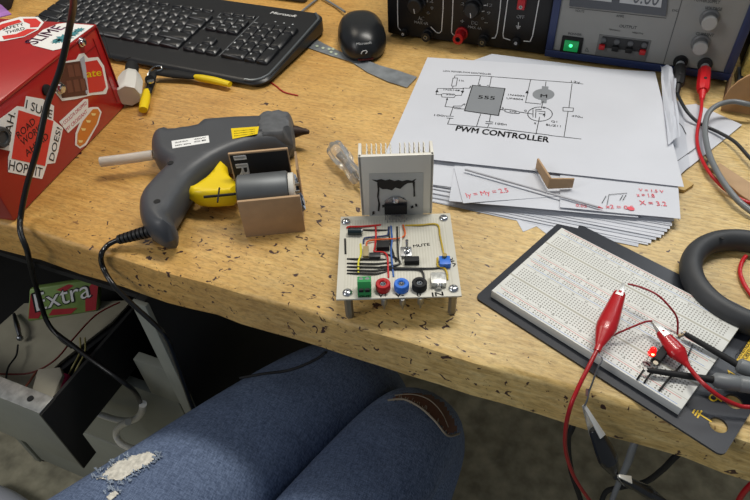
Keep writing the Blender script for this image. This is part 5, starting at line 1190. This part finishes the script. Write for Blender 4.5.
m = MB(); write(m, 'CONSTRUCTION', at(739, 359, PT+.0005), at(756.5, 336.5, PT+.0005), Z, h=.0035); write(m, 'WORKSHOP', at(744, 363, PT+.0005), at(757, 346, PT+.0005), Z, h=.0035); m.build('label_lettering', ink, st)
bbm = mat('breadboard_white', 'd2d3cf', .45, var=.02); holem = mat('breadboard_hole', '7d7c76', .8); rl = mat('rail_red', 'c46a62', .6); blr = mat('rail_blue', '7d97c4', .6); gro = mat('breadboard_groove', 'a9a79b', .6)
TOPZ = .0105
for bi in range(2):
    W1 = BWD/2-.0002; oy = bi*(BWD/2)
    m = MB(); m.X = BX @ Matrix.Translation((0, oy, 0)); m.box((BL/2, W1/2, (PT+.0002+TOPZ)/2), (BL, W1, TOPZ-PT-.0002), .0005)
    zt = TOPZ+.00002; k_ = W1/.0545; pitch = (BL-.010)/62.5
    def dot(x, y, s=.00055, mi=1):
        m.mi = mi; m._add([(x-s, y-s, zt+.00003), (x+s, y-s, zt+.00003), (x+s, y+s, zt+.00003), (x-s, y+s, zt+.00003)], [(0, 1, 2, 3)], sm=False)
    for i in range(63):
        x = .005+i*pitch
        for r in range(5): dot(x, (.0140+r*.00254)*k_); dot(x, (.0304+r*.00254)*k_)
    for g_ in range(10):
        for i in range(5):
            x = .0095+(g_*6+i)*pitch
            for y in (.0037, .0062, .0483, .0508): dot(x, y*k_)
    def bar(y, wd, mi, xa=.004, xb=BL-.004):
        m.mi = mi; m._add([(xa, (y-wd)*k_, zt), (xb, (y-wd)*k_, zt), (xb, (y+wd)*k_, zt), (xa, (y+wd)*k_, zt)], [(0, 1, 2, 3)], sm=False)
    bar(.0018, .00025, 3); bar(.0081, .00025, 2); bar(.0464, .00025, 3); bar(.0527, .00025, 2)
    bar(.0100, .00022, 4, 0, BL); bar(.0446, .00022, 4, 0, BL); bar(.0272, .0009, 4, 0, BL)
    m.mi = 0
    bb_ = m.build('breadboard', [bbm, holem, rl, blr, gro], st)
    m = MB(); m.X = BX @ Matrix.Translation((0, oy, 0))
    for i in range(1, 13):
        x = .005+(5*i-1)*pitch
        for y in (.0118, .0424):
            s_ = str(5*i); n_ = len(s_)*.0011; write(m, s_, (0, 0, 0), (1, 0, 0), Z) if False else None
            A1 = BX @ V(x-n_/2, oy+y*k_, TOPZ+.0001); B1 = BX @ V(x+n_/2, oy+y*k_, TOPZ+.0001)
            mm = m.X; m.X = Matrix.Identity(4); write(m, s_, A1, B1, Z, h=.0013); m.X = mm
    m.build('column_numbers', mat('number_grey', '8c8b84', .6), bb_)
# parts plugged in
BT = TOPZ
led = thing('red_led', 'glowing red LED standing in the breadboard', 'LED', at(650, 357, BT))
m = MB(); c = at(651.5, 354, BT+.0085); m.lathe([(.0029, 0), (.0029, .0009), (.0025, .0010), (.0025, .0048), (.0022, .0062), (.0013, .0072), (.0003, .0075)], c, Z, 20); m.build('lens', mat('led_red', 'ff2018', .2, emit='ff1410', es=.9), led)
m = MB(); m.lathe([(.0011, .0035), (.0009, .0042), (.0002, .0045)], c+V(.0003, -.0021, -.001), Z); m.build('glowing_die', mat('led_core', 'fff0c0', .2, emit='ffe890', es=5), led)
for dx in (-.0011, .0011):
    m = MB(); m.cyl(c+V(dx, 0, .0002), V(c.x+dx*1.1, c.y-.001, BT), .0003, seg=6); m.build('lead', alu, led)
pot = thing('black_component', 'black oblong component plugged in beside the LED', 'component', at(660, 358, BT))
a = at(655, 362, BT+.005); b_ = at(668, 346, BT+.006); m = MB(); d = (b_-a).normalized(); X_ = Matrix.Translation((a+b_)/2) @ Matrix.Rotation(math.atan2(d.y, d.x), 4, 'Z'); m.box((0, 0, 0), ((b_-a).length, .006, .007), .0008, X=X_); m.build('body', dblack, pot)
m = MB(); m.lathe([(.0018, 0), (.0018, .0005), (.0005, .0005)], at(655.5, 363, BT+.0085), Z); m.build('lens', mat('cream_dot', 'b9b09a', .4), pot)
res = thing('resistor', 'small beige resistor lying near the upper black test hook', 'resistor', at(682, 334, BT))
m = MB(); a = at(677, 337, BT+.0014); b_ = at(687, 331.5, BT+.0014); d = b_-a; m.tube([a+d*.12, a+d*.2, a+d*.3, a+d*.7, a+d*.8, a+d*.88], [.0004, .0014, .0012, .0012, .0014, .0004], 12, smooth=False); m.build('body', mat('resistor_beige', 'b7a27c', .4), res)
m = MB(); m.tube([V(a.x, a.y, BT-.001), a-Z*.0003, b_-Z*.0003, V(b_.x, b_.y, BT-.001)], .0003, 6, smooth=False); m.build('lead', alu, res)
def bw(name, pts, r, mt, label):
    n = len(pts); m = MB(); m.tube([at(x, y, z if z else BT) for x, y, z in pts], r, 8); return tag(m.build(name, mt), label, 'jumper wire')
bw('jumper_wire', [(637, 379.5, BT+.0003), (640, 375, BT+.004), (644, 369.5, BT+.0003)], .0007, wbk, 'short black jumper wire leftmost beside the LED')
bw('jumper_wire', [(644, 383, BT+.0003), (648, 377, BT+.004), (653, 371, BT+.0003)], .0007, wbk, 'short black jumper wire between the LED and lower test hook')
bw('jumper_wire', [(659, 391, BT+.0003), (665, 383.5, BT+.003), (676, 371, BT+.003), (684, 362, BT+.0003)], .0008, wbk, 'long black jumper wire passing under the lower test hook')
bw('jumper_wire', [(687, 358, BT+.0003), (690, 351, BT+.004), (692.5, 345, BT+.0003)], .0006, mat('wire_slate', '3d4248', .4), 'short dark grey jumper wire right of the red clip')
bw('jumper_wire', [(643, 362, BT+.0003), (646, 362.5, BT+.003), (650, 366, BT+.0003)], .0006, mat('wire_maroon', '5a2230', .4), 'tiny maroon jumper wire under the LED')
bw('jumper_wire', [(628, 284, .0305), (640, 287, .033), (656, 294, .034), (668, 305, .030), (677, 318, .022), (677.5, 334, BT+.0003)], .0008, mat('jumper_red', '8c1620', .4), 'long dark red jumper wire arching from the left red clip')
bw('jumper_wire', [(652, 321, .0235), (645, 322, .024), (632, 327, .0235), (614, 335, .019), (603, 341, BT+.0003)], .0008, mat('jumper_red', '8c1620', .4), 'dark red jumper wire between the two red clips')
# crocodile clips
def croc(nm, label, tip, mid, end, boot, lead, leadpts, r, lr, jaw=.010, open_=.0012):
    o = thing(nm, label, 'crocodile clip', tip); ax = (end-tip).normalized(); u = ax.cross(Z).normalized(); v = u.cross(ax)
    L_ = (end-tip).length
    for sgn in (1, -1):
        m = MB(); a = tip+v*sgn*.0004; b_ = tip+ax*(jaw+.006)+v*sgn*(open_+.0022)
        w0, w1 = .0012, .0030
        m.hexa([a-u*w0-v*.0003, a+u*w0-v*.0003, b_+u*w1-v*.0003, b_-u*w1-v*.0003, a-u*w0+v*.0003+v*sgn*.0003, a+u*w0+v*.0003+v*sgn*.0003, b_+u*w1+v*.0003+v*sgn*.0003, b_-u*w1+v*.0003+v*sgn*.0003], .0001); m.build('jaw', mat('clip_metal', 'd6d6d2', .35, .6), o)
    b0 = tip+ax*jaw; bl_ = L_-jaw
    m = MB(); hs_ = [(0, .5), (.04, .62), (.2, .74), (.42, .92), (.58, 1.0), (.68, .92), (.82, .60), (.92, .36), (1.0, .32)]
    m.tube([b0+(end-b0)*t for t, _ in hs_], [r*k for _, k in hs_], 14, flat=.72); m.build('boot', boot, o)
    m = MB(); m.tube([end-ax*.004]+leadpts, lr, 10); m.build('lead', lead, o)
    return o
rb = mat('boot_red', 'a9131b', .3, coat=.2); rlm = mat('lead_dark_red', 'a0161e', .3)
croc('crocodile_clip', 'left red crocodile clip with its lead falling over the bench edge', at(623.5, 283.5, .030), None, at(597, 351, .024), rb, rlm, [at(588, 368, .020), at(578, 388, .014), at(570, 408, .004), at(565.5, 430, -.02), at(566, 452, -.06), at(574, 476, -.10), at(588, 498, -.14), at(600, 512, -.17)], .0078, .0016)
croc('crocodile_clip', 'right red crocodile clip lying across the breadboard above the LED', at(652.5, 321, .023), None, at(688, 366, .018), rb, rlm, [at(697, 377, .0225), at(707, 387, .0225), at(722, 398, .018), at(740, 406, .013), at(760, 410, .012), at(806, 434, .004), at(880, 470, .0035)], .0072, .0016)
bb1 = mat('boot_black', '111214', .25, coat=.3)
croc('crocodile_clip', 'black crocodile clip hanging below the bench edge, gripping a thin lead', at(583.5, 405, -.004), None, at(617, 478, -.05), bb1, mat('lead_black', '26282b', .4), [at(626, 484, -.055), at(644, 491, -.06), at(662, 500, -.065), at(676, 510, -.07)], .0085, .0022, jaw=.020, open_=.003)
ca_ = croc('crocodile_clip', 'black crocodile clip crossing at the very bottom of the picture under the bench', at(618, 476, -.045), None, at(668, 503, -.075), bb1, mat('lead_black', '26282b', .4), [at(672, 508, -.08), at(690, 520, -.09)], .0055, .0018, jaw=.004)
m = MB(); m.tube([at(601.5, 357.5, .0125), at(602, 361, .020), at(597.5, 368, .018), at(593, 381, .012), at(589, 392, .004), at(587.5, 399, .001), at(584.5, 406, -.003)], .0007, 8); tag(m.build('component_lead', steel), 'bare metal lead bridging breadboard edge and black clip', 'wire')
m = MB(); m.tube([at(587.5, 389, .004), at(587, 396, .002)], .0012, 8); tag(m.build('pin_header', mat('pinkish_metal', '8b6f70', .35, .7)), 'tiny metal pin beside the bare lead at the bench edge', 'pin')
# test hooks
def hook(label, tip, mid, end, lead_to):
    o = thing('test_hook_probe', label, 'test probe', tip); ax = (mid-tip)
    m = MB(); m.tube([tip, tip+ax*.06, tip+ax*.5, mid], [.0016, .0021, .0024, .0027], 12, smooth=False); m.build('hook_tip', dblack, o)
    m = MB(); a2 = (end-mid); m.tube([mid-a2.normalized()*.001, mid+a2*.03, mid+a2*.3, mid+a2*.32, mid+a2*.34, end], [.0036, .0056, .0058, .0053, .0060, .0062], 18, smooth=False); m.build('probe_body', mat('probe_grey', '6f7376', .42, var=.05), o)
    sg_ = 1.4 if label.startswith('upper') else 0; m = MB(); m.tube([end-a2.normalized()*.002, end+a2*.5-Z*.003, end+a2*1.4-Z*.0075+V(0, .02, 0)*sg_, end+a2*3-Z*.0075+V(0, .09, 0)*sg_], .0020, 10); m.build('lead', greyc, o)
    m = MB(); q = tip-ax.normalized()*.0022; m.tube([tip, q, q-Z*.002+ax.normalized()*.0006], .0005, 6, smooth=False); m.build('hook_wire', alu, o)
hook('upper black and grey test hook clipped on the beige resistor', at(684.5, 333.5, .0165), at(738, 365, .013), at(790, 385, .014), None)
hook('lower black and grey test hook reaching the LED jumper wires', at(647.5, 370, .0165), at(714, 380, .0145), at(790, 391, .013), None)
m = MB(); P = [at(-14, 482, -.74), at(4, 484, -.74), at(28, 499, -.74), at(34, 515, -.74), at(-14, 515, -.74)]
pillow(m, P, -D+.0005, -.74, .03, step=.02); tag(m.build('crumpled_paper', paper, loc=None), 'white crumpled paper on the floor in the bottom left corner', 'paper')
# ---------------------------------------------------------------- leads below the bench at right
cable('grey_probe_cable', [at(646, 420, -.085), at(634, 445, -.10), at(628, 462, -.12), at(620, 480, -.14), at(612, 500, -.16), at(606, 516, -.18)], [.0024, .0032, .0034, .0026, .0024, .0024], greyc, 'grey cable hanging behind the black clips below the bench', 'cable')
cable('black_hanging_cable', [at(580, 405, -.062), at(572, 428, -.07), at(568, 440, -.10), at(571, 470, -.16), at(580, 498, -.22), at(584, 514, -.25)], .0026, dblack, 'black cable hanging behind the red lead below bench', 'cable')
cable('black_curving_cable', [at(694, 440, -.065), at(674, 458, -.08), at(662, 470, -.11), at(645, 482, -.15), at(622, 487, -.18), at(606, 492, -.2), at(600, 508, -.22)], .0026, dblack, 'black cable curving under the bench behind the grey cable', 'cable')
cable('red_hanging_lead', [at(758, 478, -.05), at(744, 492, -.07), at(736, 506, -.09)], .0022, rlm, 'red lead passing the bottom right corner below bench', 'cable')
cable('black_knee_cable', [at(240, 378, -.16), at(262, 374, -.15), at(290, 370, -.145), at(315, 360, -.12), at(326, 352, -.08)], .0016, dblack, 'thin black cable lying over the left knee under bench', 'cable')

# ---------------------------------------------------------------- lift everything so that the floor is at z = 0
for o in SC.objects:
    if o.parent is None and o.type not in ('CAMERA', 'LIGHT'): o.location.z += D
